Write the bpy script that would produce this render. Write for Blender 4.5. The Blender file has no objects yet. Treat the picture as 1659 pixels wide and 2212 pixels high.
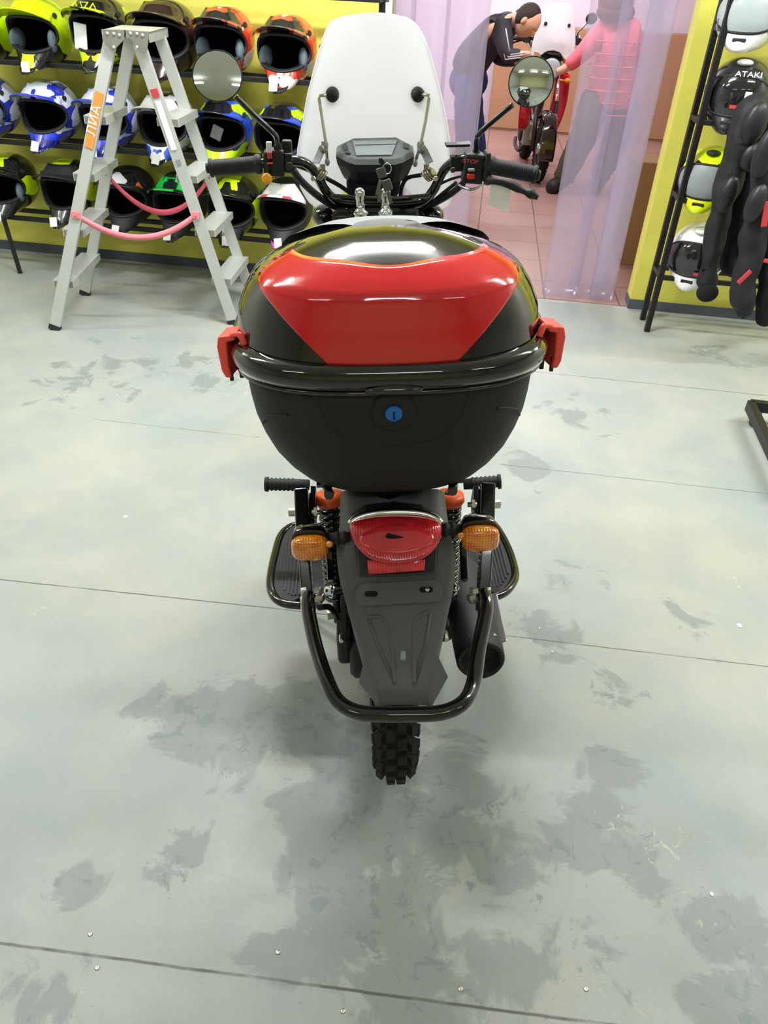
import bpy, bmesh, math, random
from mathutils import Vector, Matrix, Euler, noise as mnoise
random.seed(7)
PI = math.pi
# ------------------------------------------------------------------ camera
F, TH, RO, CH = 1620.0, math.radians(35), math.radians(3.2), 1.42
fw = Vector((0, math.cos(TH), -math.sin(TH)))
r0 = Vector((1, 0, 0)); u0 = Vector((0, math.sin(TH), math.cos(TH)))
rt = r0*math.cos(RO) + u0*math.sin(RO); up = -r0*math.sin(RO) + u0*math.cos(RO)
CP = Vector((0, 0, CH))
S = bpy.context.scene
cam = bpy.data.objects.new('camera', bpy.data.cameras.new('camera'))
S.collection.objects.link(cam); S.camera = cam
m = Matrix.Identity(4)
for i in range(3):
    m[i][0] = rt[i]; m[i][1] = up[i]; m[i][2] = -fw[i]; m[i][3] = CP[i]
cam.matrix_world = m
cam.data.sensor_fit = 'VERTICAL'; cam.data.sensor_height = 36; cam.data.lens = 36*F/2212
cam.data.clip_start = .02
# ------------------------------------------------------------------ world, exposure
w = bpy.data.worlds.new('world'); S.world = w; w.use_nodes = True
w.node_tree.nodes['Background'].inputs[0].default_value = (.9, .95, 1, 1)
w.node_tree.nodes['Background'].inputs[1].default_value = .25
S.view_settings.view_transform = 'Standard'; S.view_settings.look = 'None'
S.view_settings.gamma = 1; S.view_settings.use_curve_mapping = False
S.view_settings.exposure = 0.0
LAMPS = [  # x, y, z, power, long axis along x
    (-2.0, 2.0, 2.75, 36), (-0.25, 2.75, 2.75, 88), (2.0, 2.0, 2.75, 34),
    (-3.2, 3.0, 2.75, 26), (3.2, 2.9, 2.75, 48), (0.2, -1.4, 2.75, 8), (-2.2, -1.3, 2.75, 8), (2.3, -1.4, 2.75, 5)]
ROOM_LAMPS = [(-.6, 7.2, 2.75, 42), (1.4, 6.6, 2.75, 42), (1.2, 9.6, 2.75, 66), (-1.2, 9.4, 2.75, 46)]

# ------------------------------------------------------------------ helpers
def lin(c):
    return tuple(((v/255)/12.92 if v/255 <= .04045 else ((v/255+.055)/1.055)**2.4) for v in c) + (1,)
def ray(x, y): return fw + rt*((x-829.5)/F) - up*((y-1106)/F)
def W(x, y, Y):
    d = ray(x, y); return CP + d*(Y/d.y)
def WZ(x, y, z):
    d = ray(x, y); return CP + d*((z-CH)/d.z)
# the back wall frame: s along the wall, off towards the viewer
AL = math.atan(.12); WO = Vector((0, 4.32, 0)); WE = Vector((math.cos(AL), -math.sin(AL), 0)); WN = Vector((-math.sin(AL), -math.cos(AL), 0))
def wl(s, off, z): return WO + WE*s + WN*off + Vector((0, 0, z))
def onwall(x, y, off):
    d = ray(x, y); t = (off - (CP-WO).dot(WN))/d.dot(WN); p = CP + d*t
    return (p-WO).dot(WE), off, p.z
def OW(x, y, off): return wl(*onwall(x, y, off))
COL = S.collection
M = {}
def mat(name, col, rough=.5, metal=0, coat=0, spec=.5, bump=0, bscale=60, var=0, trans=0, alpha=1, ior=1.45):
    mt = bpy.data.materials.new(name); mt.use_nodes = True; nt = mt.node_tree; b = nt.nodes['Principled BSDF']
    b.inputs['Base Color'].default_value = lin(col); b.inputs['Roughness'].default_value = rough
    b.inputs['Metallic'].default_value = metal; b.inputs['Coat Weight'].default_value = coat
    b.inputs['Coat Roughness'].default_value = .04
    b.inputs['Specular IOR Level'].default_value = spec; b.inputs['IOR'].default_value = ior
    b.inputs['Transmission Weight'].default_value = trans; b.inputs['Alpha'].default_value = alpha
    if bump or var:
        tc = nt.nodes.new('ShaderNodeTexCoord'); n = nt.nodes.new('ShaderNodeTexNoise')
        n.inputs['Scale'].default_value = bscale; n.inputs['Detail'].default_value = 5
        nt.links.new(tc.outputs['Object'], n.inputs['Vector'])
        if bump:
            bp = nt.nodes.new('ShaderNodeBump'); bp.inputs['Strength'].default_value = bump; bp.inputs['Distance'].default_value = .002
            nt.links.new(n.outputs['Fac'], bp.inputs['Height']); nt.links.new(bp.outputs['Normal'], b.inputs['Normal'])
        if var:
            mx = nt.nodes.new('ShaderNodeMix'); mx.data_type = 'RGBA'
            c = lin(col); mx.inputs[6].default_value = c; mx.inputs[7].default_value = tuple(v*(1-var) for v in c[:3])+(1,)
            n2 = nt.nodes.new('ShaderNodeTexNoise'); n2.inputs['Scale'].default_value = bscale*.15; n2.inputs['Detail'].default_value = 6
            nt.links.new(tc.outputs['Object'], n2.inputs['Vector'])
            nt.links.new(n2.outputs['Fac'], mx.inputs[0]); nt.links.new(mx.outputs[2], b.inputs['Base Color'])
    M[name] = mt; return mt
def patmat(name, cols, scale=14, seed=0, rough=.25, ws=None, stretch=(1, .5, 1)):
    """angular graphic decals: voronoi cells over mirrored coordinates, one flat colour each"""
    mt = bpy.data.materials.new(name); mt.use_nodes = True; nt = mt.node_tree; b = nt.nodes['Principled BSDF']; L = nt.links.new
    b.inputs['Roughness'].default_value = rough; b.inputs['Coat Weight'].default_value = .6; b.inputs['Coat Roughness'].default_value = .05
    tc = nt.nodes.new('ShaderNodeTexCoord'); sp = nt.nodes.new('ShaderNodeSeparateXYZ'); L(tc.outputs['Object'], sp.inputs[0])
    ab = nt.nodes.new('ShaderNodeMath'); ab.operation = 'ABSOLUTE'; L(sp.outputs[0], ab.inputs[0])
    cb = nt.nodes.new('ShaderNodeCombineXYZ'); L(ab.outputs[0], cb.inputs[0]); L(sp.outputs[1], cb.inputs[1]); L(sp.outputs[2], cb.inputs[2])
    mp = nt.nodes.new('ShaderNodeMapping'); mp.inputs['Location'].default_value = (seed*.37, seed*.61, seed*.23)
    mp.inputs['Rotation'].default_value = (.5, .35, .6); mp.inputs['Scale'].default_value = stretch
    L(cb.outputs[0], mp.inputs[0])
    v = nt.nodes.new('ShaderNodeTexVoronoi'); v.inputs['Scale'].default_value = scale; v.distance = 'MANHATTAN'
    L(mp.outputs[0], v.inputs['Vector'])
    s2 = nt.nodes.new('ShaderNodeSeparateColor'); L(v.outputs['Color'], s2.inputs[0])
    cr = nt.nodes.new('ShaderNodeValToRGB'); cr.color_ramp.interpolation = 'CONSTANT'
    ws = ws or [1]*len(cols); tot = sum(ws); acc = 0
    for i, c in enumerate(cols):
        e = cr.color_ramp.elements[i] if i < 2 else cr.color_ramp.elements.new(.99)
        e.position = acc/tot; e.color = lin(c); acc += ws[i]
    L(s2.outputs[0], cr.inputs[0]); L(cr.outputs[0], b.inputs['Base Color'])
    M[name] = mt; return mt

class MB:
    def __init__(s): s.v = []; s.f = []; s.m = []; s.sm = []
    def add(s, vs, fs, mi=0, smooth=True):
        o = len(s.v); s.v += [tuple(v) for v in vs]
        for f in fs: s.f.append([o+i for i in f]); s.m.append(mi); s.sm.append(smooth)
        return s
    def box(s, c, d, mi=0, R=None, flat=True):
        c = Vector(c); vs = []
        for x in (-.5, .5):
            for y in (-.5, .5):
                for z in (-.5, .5):
                    p = Vector((x*d[0], y*d[1], z*d[2]))
                    if R is not None: p = R @ p
                    vs.append(c+p)
        return s.add(vs, [(0, 1, 3, 2), (4, 6, 7, 5), (0, 4, 5, 1), (2, 3, 7, 6), (0, 2, 6, 4), (1, 5, 7, 3)], mi, False)
    def beam(s, p0, p1, w_, h_, side=(0, 0, 1), mi=0):
        p0 = Vector(p0); p1 = Vector(p1); d = (p1-p0); L = d.length; d.normalize()
        sd = Vector(side); sd = Vector((1, 0, 0)) if abs(sd.dot(d)) > .98*sd.length else sd; sd = (sd - d*sd.dot(d)).normalized(); t = d.cross(sd)
        R = Matrix((d, sd, t)).transposed()
        return s.box((p0+p1)/2, (L, w_, h_), mi, R)
    def tube(s, pts, r, n=12, mi=0, cap=True, closed=False):
        pts = [Vector(p) for p in pts]; k = len(pts)
        rs = r if isinstance(r, (list, tuple)) else [r]*k
        tg = []
        for i in range(k):
            a = pts[i-1] if (i or closed) else pts[i]; b = pts[(i+1) % k] if (i < k-1 or closed) else pts[i]
            tg.append((b-a).normalized())
        ref = Vector((0, 0, 1)) if abs(tg[0].z) < .9 else Vector((1, 0, 0))
        nrm = (ref - tg[0]*ref.dot(tg[0])).normalized(); vs = []
        for i in range(k):
            nrm = (nrm - tg[i]*nrm.dot(tg[i])).normalized(); bn = tg[i].cross(nrm)
            for j in range(n):
                a = 2*PI*j/n; vs.append(pts[i] + (nrm*math.cos(a) + bn*math.sin(a))*rs[i])
        fs = []
        for i in range(k if closed else k-1):
            for j in range(n):
                i2 = (i+1) % k
                fs.append((i*n+j, i*n+(j+1) % n, i2*n+(j+1) % n, i2*n+j))
        s.add(vs, fs, mi)
        if cap and not closed:
            o = len(s.v)-len(vs)
            s.f.append([o+j for j in range(n)][::-1]); s.m.append(mi); s.sm.append(False)
            s.f.append([o+(k-1)*n+j for j in range(n)]); s.m.append(mi); s.sm.append(False)
        return s
    def lathe(s, prof, o, ax, n=24, mi=0, smooth=True):
        """prof: (distance along axis, radius)"""
        o = Vector(o); ax = Vector(ax).normalized(); ref = Vector((0, 0, 1)) if abs(ax.z) < .9 else Vector((1, 0, 0))
        a1 = ax.cross(ref).normalized(); a2 = ax.cross(a1); vs = []
        for (t, r) in prof:
            for j in range(n):
                a = 2*PI*j/n; vs.append(o + ax*t + (a1*math.cos(a)+a2*math.sin(a))*r)
        fs = [(i*n+j, i*n+(j+1) % n, (i+1)*n+(j+1) % n, (i+1)*n+j) for i in range(len(prof)-1) for j in range(n)]
        s.add(vs, fs, mi, smooth); o_ = len(s.v)-len(vs)
        for rr, k in ((prof[0][1], 0), (prof[-1][1], len(prof)-1)):
            if rr > 1e-5:
                f = [o_+k*n+j for j in range(n)]; s.f.append(f if k else f[::-1]); s.m.append(mi); s.sm.append(False)
        return s
    def cyl(s, p0, p1, r, n=16, mi=0):
        p0 = Vector(p0); d = Vector(p1)-p0
        return s.lathe([(0, r), (d.length, r)], p0, d, n, mi)
    def bolt(s, p, ax, r=.006, h=.008, mi=0):
        return s.lathe([(0, r), (h, r), (h+.001, r*.8)], p, ax, 6, mi, False)
    def ball(s, c, d, mi=0, R=None, n=20, k=12):
        c = Vector(c); vs = []; fs = []
        for i in range(k+1):
            e = -PI/2+PI*i/k
            for j in range(n):
                a = 2*PI*j/n
                p = Vector((d[0]*math.cos(e)*math.cos(a), d[1]*math.cos(e)*math.sin(a), d[2]*math.sin(e)))
                if R is not None: p = R @ p
                vs.append(c+p)
        for i in range(k):
            for j in range(n): fs.append((i*n+j, i*n+(j+1) % n, (i+1)*n+(j+1) % n, (i+1)*n+j))
        return s.add(vs, fs, mi)
    def grid(s, fn, nu, nv, mi=0, cu=False, cv=False, smooth=True):
        vs = [fn(i/(nu if cu else nu-1), j/(nv if cv else nv-1)) for i in range(nu) for j in range(nv)]
        fs = []
        for i in range(nu if cu else nu-1):
            for j in range(nv if cv else nv-1):
                i2 = (i+1) % nu; j2 = (j+1) % nv
                fs.append((i*nv+j, i*nv+j2, i2*nv+j2, i2*nv+j))
        return s.add(vs, fs, mi, smooth)
    def prism(s, poly, ex, mi=0):
        ex = Vector(ex); n = len(poly); vs = [Vector(p) for p in poly]; vs += [v+ex for v in vs]
        return s.add(vs, [tuple(range(n))[::-1], tuple(range(n, 2*n))] + [(i, (i+1) % n, n+(i+1) % n, n+i) for i in range(n)], mi, False)
    def rings(s, rr, mi=0, cap=True, smooth=True):
        n = len(rr[0]); vs = [p for r in rr for p in r]
        fs = [(i*n+j, i*n+(j+1) % n, (i+1)*n+(j+1) % n, (i+1)*n+j) for i in range(len(rr)-1) for j in range(n)]
        s.add(vs, fs, mi, smooth)
        if cap:
            o = len(s.v)-len(vs)
            s.f.append([o+j for j in range(n)][::-1]); s.m.append(mi); s.sm.append(False)
            s.f.append([o+(len(rr)-1)*n+j for j in range(n)]); s.m.append(mi); s.sm.append(False)
        return s
    def build(s, name, mats, parent=None, bevel=0, sub=0, solid=0, off=-1, origin=None, seg=2, kind=None, label=None, fix=True):
        me = bpy.data.meshes.new(name)
        vs = s.v
        if origin is not None:
            o = Vector(origin); vs = [tuple(Vector(v)-o) for v in vs]
        me.from_pydata(vs, [], s.f)
        if not isinstance(mats, (list, tuple)): mats = [mats]
        for q in mats: me.materials.append(M[q] if isinstance(q, str) else q)
        for p, mi, sm in zip(me.polygons, s.m, s.sm): p.material_index = mi; p.use_smooth = sm
        if fix:
            bm = bmesh.new(); bm.from_mesh(me); bmesh.ops.remove_doubles(bm, verts=bm.verts, dist=1e-6)
            bmesh.ops.recalc_face_normals(bm, faces=bm.faces); bm.to_mesh(me); bm.free()
        o = bpy.data.objects.new(name, me); COL.objects.link(o)
        if origin is not None: o.location = origin
        if parent: o.parent = parent
        if solid: q = o.modifiers.new('s', 'SOLIDIFY'); q.thickness = solid; q.offset = off
        if sub: q = o.modifiers.new('u', 'SUBSURF'); q.levels = q.render_levels = sub
        if bevel: q = o.modifiers.new('b', 'BEVEL'); q.width = bevel; q.segments = seg; q.limit_method = 'ANGLE'; q.angle_limit = .6; q.harden_normals = False
        if kind: o['kind'] = kind
        if label: o['label'] = label
        return o
def thing(name, label, cat, loc=(0, 0, 0), group=None, rot=None):
    o = bpy.data.objects.new(name, None); COL.objects.link(o); o.empty_display_size = .05
    o.location = loc
    if rot: o.rotation_euler = rot
    o['label'] = label; o['category'] = cat
    if group: o['group'] = group
    return o
def tag(o, label, cat, group=None):
    o['label'] = label; o['category'] = cat
    if group: o['group'] = group
    return o
def struct(o): o['kind'] = 'structure'; return o
def spline(pts, n=8, closed=False):
    pts = [Vector(p) for p in pts]; out = []; k = len(pts)
    for i in range(k if closed else k-1):
        if closed: p0, p1, p2, p3 = pts[i-1], pts[i], pts[(i+1) % k], pts[(i+2) % k]
        else: p0 = pts[max(i-1, 0)]; p1 = pts[i]; p2 = pts[i+1]; p3 = pts[min(i+2, k-1)]
        for j in range(n):
            t = j/n
            out.append(.5*((2*p1)+(p2-p0)*t+(2*p0-5*p1+4*p2-p3)*t*t+(3*p1-p0-3*p2+p3)*t**3))
    if not closed: out.append(pts[-1])
    return out
def lerp(tab, x):
    if x <= tab[0][0]: return tab[0][1]
    for (a, b), (c, d) in zip(tab, tab[1:]):
        if x <= c: return b+(d-b)*(x-a)/(c-a)
    return tab[-1][1]
def text_mesh(name, txt, size, depth, mt, parent, mtx, sx=1):
    cu = bpy.data.curves.new(name, 'FONT'); cu.body = txt; cu.size = size; cu.extrude = depth; cu.align_x = 'CENTER'; cu.align_y = 'CENTER'
    ob = bpy.data.objects.new(name, cu); COL.objects.link(ob)
    dg = bpy.context.evaluated_depsgraph_get(); me = bpy.data.meshes.new_from_object(ob.evaluated_get(dg))
    bpy.data.objects.remove(ob)
    me.materials.clear(); me.materials.append(M[mt]); me.transform(mtx @ Matrix.Diagonal((sx, 1, 1, 1)))
    o = bpy.data.objects.new(name, me); COL.objects.link(o); o.parent = parent; return o
def frame(o, xd, yd):
    xd = Vector(xd).normalized(); yd = Vector(yd); yd = (yd-xd*yd.dot(xd)).normalized(); z = xd.cross(yd)
    m = Matrix.Identity(4)
    for i in range(3): m[i][0] = xd[i]; m[i][1] = yd[i]; m[i][2] = z[i]; m[i][3] = o[i]
    return m
def skin(name, joints, edges, mt, parent, sub=2, root=0):
    """one continuous skinned surface; joints: (pos, radius or (rx,ry))"""
    me = bpy.data.meshes.new(name); me.from_pydata([tuple(j[0]) for j in joints], edges, [])
    o = bpy.data.objects.new(name, me); COL.objects.link(o)
    q = o.modifiers.new('k', 'SKIN'); q.use_smooth_shade = True
    for i, (p, r) in enumerate(joints):
        sv = me.skin_vertices[0].data[i]; sv.radius = r if isinstance(r, tuple) else (r, r); sv.use_root = (i == root)
    if sub: q = o.modifiers.new('u', 'SUBSURF'); q.levels = q.render_levels = sub
    dg = bpy.context.evaluated_depsgraph_get(); me2 = bpy.data.meshes.new_from_object(o.evaluated_get(dg))
    me2.name = name
    bpy.data.objects.remove(o); me2.materials.clear(); me2.materials.append(M[mt])
    for p in me2.polygons: p.use_smooth = True
    o = bpy.data.objects.new(name, me2); COL.objects.link(o)
    if parent: o.parent = parent
    return o

# ------------------------------------------------------------------ materials
mat('black_plastic', (30, 31, 32), .55, bump=.25, bscale=900)
mat('box_shell', (25, 26, 25), .6, bump=.35, bscale=1200)
mat('gloss_black', (12, 11, 12), .08, coat=1)
mat('paint_black', (9, 9, 10), .16, coat=.8)
mat('rubber', (38, 39, 40), .7, bump=.2, bscale=500)
mat('tyre', (26, 24, 22), .8, bump=.3, bscale=200)
mat('grey_plastic', (90, 92, 90), .55, bump=.25, bscale=900)
mat('mid_grey', (142, 148, 148), .45)
mat('dash_grey', (136, 142, 144), .35)
mat('lcd', (176, 186, 188), .15)
mat('chrome', (225, 226, 228), .12, 1)
mat('zinc', (190, 188, 175), .3, 1)
mat('brass', (178, 172, 150), .32, 1)
mat('alu', (208, 211, 206), .42, .4, var=.18, bscale=60)
mat('alu_dirty', (160, 158, 146), .5, .6, var=.35, bscale=120)
mat('red_gloss', (214, 22, 34), .1, coat=1)
mat('clip_red', (255, 84, 72), .45)
mat('orange_cap', (236, 92, 34), .4)
mat('lens_inner', (255, 160, 30), .3)
mat('lens_red_clear', (214, 40, 54), .15, coat=1, bump=.5, bscale=120, var=.35)
mat('blue_lock', (24, 110, 190), .35)
mat('white', (238, 238, 236), .5)
mat('white_gloss', (240, 240, 240), .15, coat=.6)
mat('paper', (236, 238, 232), .7)
mat('mirror', (235, 240, 238), .02, 1)
mat('off_white_wall', (196, 194, 186), .7)
mat('pale_yellow_wall', (208, 206, 160), .7)
mat('yellow_wall', (222, 217, 96), .55, bump=.5, bscale=40, var=.12)
mat('lime', (208, 236, 10), .3, coat=.5)
mat('skirt_grey', (84, 92, 98), .6, bump=.4, bscale=60, var=.3)
mat('ceiling_white', (228, 228, 222), .8)
mat('steel_black', (22, 20, 20), .45, bump=.2, bscale=200)
mat('strap_pink', (222, 92, 110), .6)
mat('strap_pink_light', (236, 130, 140), .6)
mat('label_orange', (232, 140, 60), .5)
mat('label_red', (196, 60, 66), .5)
mat('dark_foam', (14, 14, 16), .9)
mat('pad_grey', (104, 120, 132), .8)
mat('maroon', (44, 24, 24), .22, coat=.8)
mat('visor_dark', (26, 26, 30), .06, coat=1)
mat('magenta', (226, 84, 200), .4)
mat('button_red', (230, 50, 30), .4)
mat('amber', (255, 170, 30), .3)
mat('skin', (206, 158, 132), .55)
mat('hair_dark', (44, 34, 28), .8)
mat('jacket_black', (40, 38, 50), .7, bump=.6, bscale=20)
mat('stripe_white', (190, 190, 200), .6)
mat('jeans', (44, 62, 120), .8, bump=.3, bscale=200)
mat('coat_pink', (232, 104, 124), .6, bump=.6, bscale=14)
mat('hood_fur', (120, 86, 84), .95, bump=1, bscale=120)
mat('camo', (88, 84, 66), .85, var=.5, bscale=90)
mat('boot', (18, 16, 18), .6)
mat('wood', (178, 136, 104), .5, var=.2, bscale=18)
mat('cardboard', (132, 98, 64), .8, var=.15, bscale=30)
mat('armour', (30, 31, 33), .65, bump=1, bscale=40)
mat('cup', (34, 36, 38), .4, bump=.2, bscale=300)
mat('cloth_black', (20, 20, 23), .9, bump=.5, bscale=200)
mat('blue_crate', (70, 90, 130), .6, var=.5, bscale=80)
def lens_mat(name, c1, c2, sx, sz, tilt=0):
    """moulded lamp lens: two crossing rows of flutes"""
    mt = bpy.data.materials.new(name); mt.use_nodes = True; nt = mt.node_tree; b = nt.nodes['Principled BSDF']; L = nt.links.new
    tc = nt.nodes.new('ShaderNodeTexCoord'); w_ = []
    for ax, sc in (('X', sx), ('Z', sz)):
        w = nt.nodes.new('ShaderNodeTexWave'); w.wave_type = 'BANDS'; w.bands_direction = ax; w.inputs['Scale'].default_value = sc
        w.inputs['Distortion'].default_value = .6; w.inputs['Detail'].default_value = 1; L(tc.outputs['Object'], w.inputs['Vector']); w_.append(w)
    mu = nt.nodes.new('ShaderNodeMath'); mu.operation = 'MULTIPLY'; L(w_[0].outputs['Fac'], mu.inputs[0]); L(w_[1].outputs['Fac'], mu.inputs[1])
    n = nt.nodes.new('ShaderNodeTexNoise'); n.inputs['Scale'].default_value = 45; L(tc.outputs['Object'], n.inputs['Vector'])
    m2_ = nt.nodes.new('ShaderNodeMath'); m2_.operation = 'MULTIPLY_ADD'; L(mu.outputs[0], m2_.inputs[0]); m2_.inputs[1].default_value = .55; L(n.outputs['Fac'], m2_.inputs[2])
    mr = nt.nodes.new('ShaderNodeMapRange'); mr.inputs[1].default_value = .35; mr.inputs[2].default_value = .95; L(m2_.outputs[0], mr.inputs[0])
    mx = nt.nodes.new('ShaderNodeMix'); mx.data_type = 'RGBA'; mx.inputs[6].default_value = lin(c1); mx.inputs[7].default_value = lin(c2); L(mr.outputs[0], mx.inputs[0])
    L(mx.outputs[2], b.inputs['Base Color']); b.inputs['Roughness'].default_value = .12; b.inputs['Coat Weight'].default_value = 1; b.inputs['Coat Roughness'].default_value = .03
    bp = nt.nodes.new('ShaderNodeBump'); bp.inputs['Strength'].default_value = .6; bp.inputs['Distance'].default_value = .0015; L(mu.outputs[0], bp.inputs['Height']); L(bp.outputs[0], b.inputs['Normal'])
    M[name] = mt
lens_mat('lens_orange', (206, 84, 2), (255, 176, 30), 70, 62)
lens_mat('lens_red', (150, 8, 22), (228, 44, 56), 75, 18)
# milky windscreen with its protective film
def film(name, col, transp, rough, gl=.08, transl=.5):
    mt = bpy.data.materials.new(name); mt.use_nodes = True; nt = mt.node_tree; nt.nodes.clear(); L = nt.links.new
    out = nt.nodes.new('ShaderNodeOutputMaterial'); d = nt.nodes.new('ShaderNodeBsdfDiffuse'); t = nt.nodes.new('ShaderNodeBsdfTranslucent')
    for q in (d, t): q.inputs['Color'].default_value = lin(col)
    m1 = nt.nodes.new('ShaderNodeMixShader'); m1.inputs[0].default_value = transl; L(d.outputs[0], m1.inputs[1]); L(t.outputs[0], m1.inputs[2])
    tr = nt.nodes.new('ShaderNodeBsdfTransparent'); tr.inputs[0].default_value = (.96, .95, .98, 1)
    m2 = nt.nodes.new('ShaderNodeMixShader'); m2.inputs[0].default_value = transp; L(m1.outputs[0], m2.inputs[1]); L(tr.outputs[0], m2.inputs[2])
    g = nt.nodes.new('ShaderNodeBsdfGlossy'); g.inputs['Roughness'].default_value = rough
    m3 = nt.nodes.new('ShaderNodeMixShader'); m3.inputs[0].default_value = gl; L(m2.outputs[0], m3.inputs[1]); L(g.outputs[0], m3.inputs[2])
    L(m3.outputs[0], out.inputs[0]); M[name] = mt
film('windscreen', (252, 253, 255), .05, .1, .06, .5)
film('thin_paper', (250, 250, 246), .0, .5, .0, .5)
film('pvc', (204, 194, 216), .76, .12, .05, .5)
film('pvc_dense', (204, 194, 216), .62, .15, .06, .5)
film('clear_bag', (240, 240, 240), .8, .08, .12, .3)
film('lens_amber', (255, 138, 0), .12, .05, .1, .5)

# ------------------------------------------------------------------ floor material
def floor_material():
    mt = bpy.data.materials.new('floor_paint'); mt.use_nodes = True; nt = mt.node_tree; b = nt.nodes['Principled BSDF']; L = nt.links.new
    def nd(t, **k):
        n = nt.nodes.new(t)
        for a, v in k.items(): setattr(n, a, v)
        return n
    geo = nd('ShaderNodeNewGeometry'); sep = nd('ShaderNodeSeparateXYZ'); L(geo.outputs['Position'], sep.inputs[0])
    def math_(op, a, b_=None, c=None, clamp=False):
        n = nd('ShaderNodeMath', operation=op); n.use_clamp = clamp
        for i, q in enumerate((a, b_, c)):
            if q is None: continue
            if isinstance(q, (int, float)): n.inputs[i].default_value = q
            else: L(q, n.inputs[i])
        return n.outputs[0]
    def noise(scale, detail=6, dist=0, rough=.6, off=0):
        mp = nd('ShaderNodeMapping'); mp.inputs['Location'].default_value = (off, off*.7, 0); L(geo.outputs['Position'], mp.inputs[0])
        n = nd('ShaderNodeTexNoise'); n.inputs['Scale'].default_value = scale; n.inputs['Detail'].default_value = detail
        n.inputs['Distortion'].default_value = dist; n.inputs['Roughness'].default_value = rough; L(mp.outputs[0], n.inputs['Vector']); return n.outputs['Fac']
    def ramp(v, a, c, lo=0, hi=1):
        n = nd('ShaderNodeMapRange'); n.inputs[1].default_value = a; n.inputs[2].default_value = c; n.inputs[3].default_value = lo; n.inputs[4].default_value = hi
        L(v, n.inputs[0]); return n.outputs[0]
    def mix(f, a, c):
        n = nd('ShaderNodeMix', data_type='RGBA')
        for i, q in ((0, f), (6, a), (7, c)):
            if isinstance(q, tuple): n.inputs[i].default_value = q
            elif isinstance(q, (int, float)): n.inputs[i].default_value = q
            else: L(q, n.inputs[i])
        return n.outputs[2]
    base = mix(ramp(noise(1.6, 5, .4), .35, .65), lin((143, 151, 148)), lin((163, 164, 153)))
    base = mix(ramp(noise(5, 6, .3, off=3), .45, .75, 0, .45), base, lin((140, 146, 150)))
    # worn, darker patches of bare screed with their own outline; bike shadow painted in
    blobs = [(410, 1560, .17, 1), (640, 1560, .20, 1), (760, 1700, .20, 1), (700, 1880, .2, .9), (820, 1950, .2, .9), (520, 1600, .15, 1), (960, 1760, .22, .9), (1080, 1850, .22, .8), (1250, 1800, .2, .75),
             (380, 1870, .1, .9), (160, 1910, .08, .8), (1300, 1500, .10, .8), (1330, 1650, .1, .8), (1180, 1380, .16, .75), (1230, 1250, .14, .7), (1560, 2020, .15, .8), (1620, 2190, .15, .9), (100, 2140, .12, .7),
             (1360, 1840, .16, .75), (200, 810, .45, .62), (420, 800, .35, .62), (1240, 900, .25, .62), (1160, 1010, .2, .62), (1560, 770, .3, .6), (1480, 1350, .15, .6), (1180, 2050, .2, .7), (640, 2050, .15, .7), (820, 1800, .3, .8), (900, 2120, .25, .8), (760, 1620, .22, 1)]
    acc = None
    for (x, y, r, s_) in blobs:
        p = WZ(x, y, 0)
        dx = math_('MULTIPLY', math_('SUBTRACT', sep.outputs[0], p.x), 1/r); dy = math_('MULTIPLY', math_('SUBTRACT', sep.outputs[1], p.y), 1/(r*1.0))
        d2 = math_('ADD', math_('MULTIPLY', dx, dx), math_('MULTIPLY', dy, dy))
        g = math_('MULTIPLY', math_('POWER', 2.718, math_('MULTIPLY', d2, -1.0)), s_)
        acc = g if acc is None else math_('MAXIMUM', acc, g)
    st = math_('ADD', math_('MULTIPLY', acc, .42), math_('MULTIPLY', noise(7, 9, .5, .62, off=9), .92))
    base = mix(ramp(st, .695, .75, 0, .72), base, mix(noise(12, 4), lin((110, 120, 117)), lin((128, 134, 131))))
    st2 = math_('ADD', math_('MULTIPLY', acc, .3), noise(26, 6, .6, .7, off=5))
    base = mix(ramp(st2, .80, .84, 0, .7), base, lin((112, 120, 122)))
    # pale brownish scuffs
    base = mix(ramp(math_('MULTIPLY', noise(2.2, 3, off=21), noise(34, 8, 1, .7, off=2)), .40, .44, 0, .6), base, lin((196, 184, 158)))
    # saw cuts / sheet seams between two points on the floor
    seams = [((0, 2038), (1300, 2212), .0035), ((0, 1252), (600, 1315), .0028), ((600, 1315), (1659, 1440), .0022), ((200, 905), (560, 945), .0016),
             ((1080, 1003), (1600, 1060), .0022), ((1080, 795), (1659, 855), .0028)]
    wob = math_('MULTIPLY', math_('SUBTRACT', noise(14, 3), .5), .004)
    sm = None
    for (a, c, wd) in seams:
        A = WZ(*a, 0); Bq = WZ(*c, 0); d = (Bq-A); Ln = d.length; d.normalize(); n = Vector((-d.y, d.x, 0))
        px = math_('SUBTRACT', sep.outputs[0], A.x); py = math_('SUBTRACT', sep.outputs[1], A.y)
        dist = math_('ABSOLUTE', math_('ADD', math_('ADD', math_('MULTIPLY', px, n.x), math_('MULTIPLY', py, n.y)), wob))
        t = math_('ADD', math_('MULTIPLY', px, d.x), math_('MULTIPLY', py, d.y))
        inside = math_('MULTIPLY', math_('GREATER_THAN', t, -1.2 if a[0] == 0 else 0), math_('LESS_THAN', t, Ln+(1.5 if c[0] > 1250 else 0)))
        g = math_('MULTIPLY', ramp(dist, wd*.4, wd, 1, 0), inside); sm = g if sm is None else math_('MAXIMUM', sm, g)
    sm = math_('MULTIPLY', sm, ramp(noise(9, 5, off=1), .35, .5, .35, 1))
    base = mix(sm, base, lin((84, 84, 76)))
    L(base, b.inputs['Base Color']); b.inputs['Specular IOR Level'].default_value = .45
    L(ramp(noise(6, 4), .3, .7, .38, .6), b.inputs['Roughness'])
    bp = nd('ShaderNodeBump'); bp.inputs['Strength'].default_value = .15; bp.inputs['Distance'].default_value = .004
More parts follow.
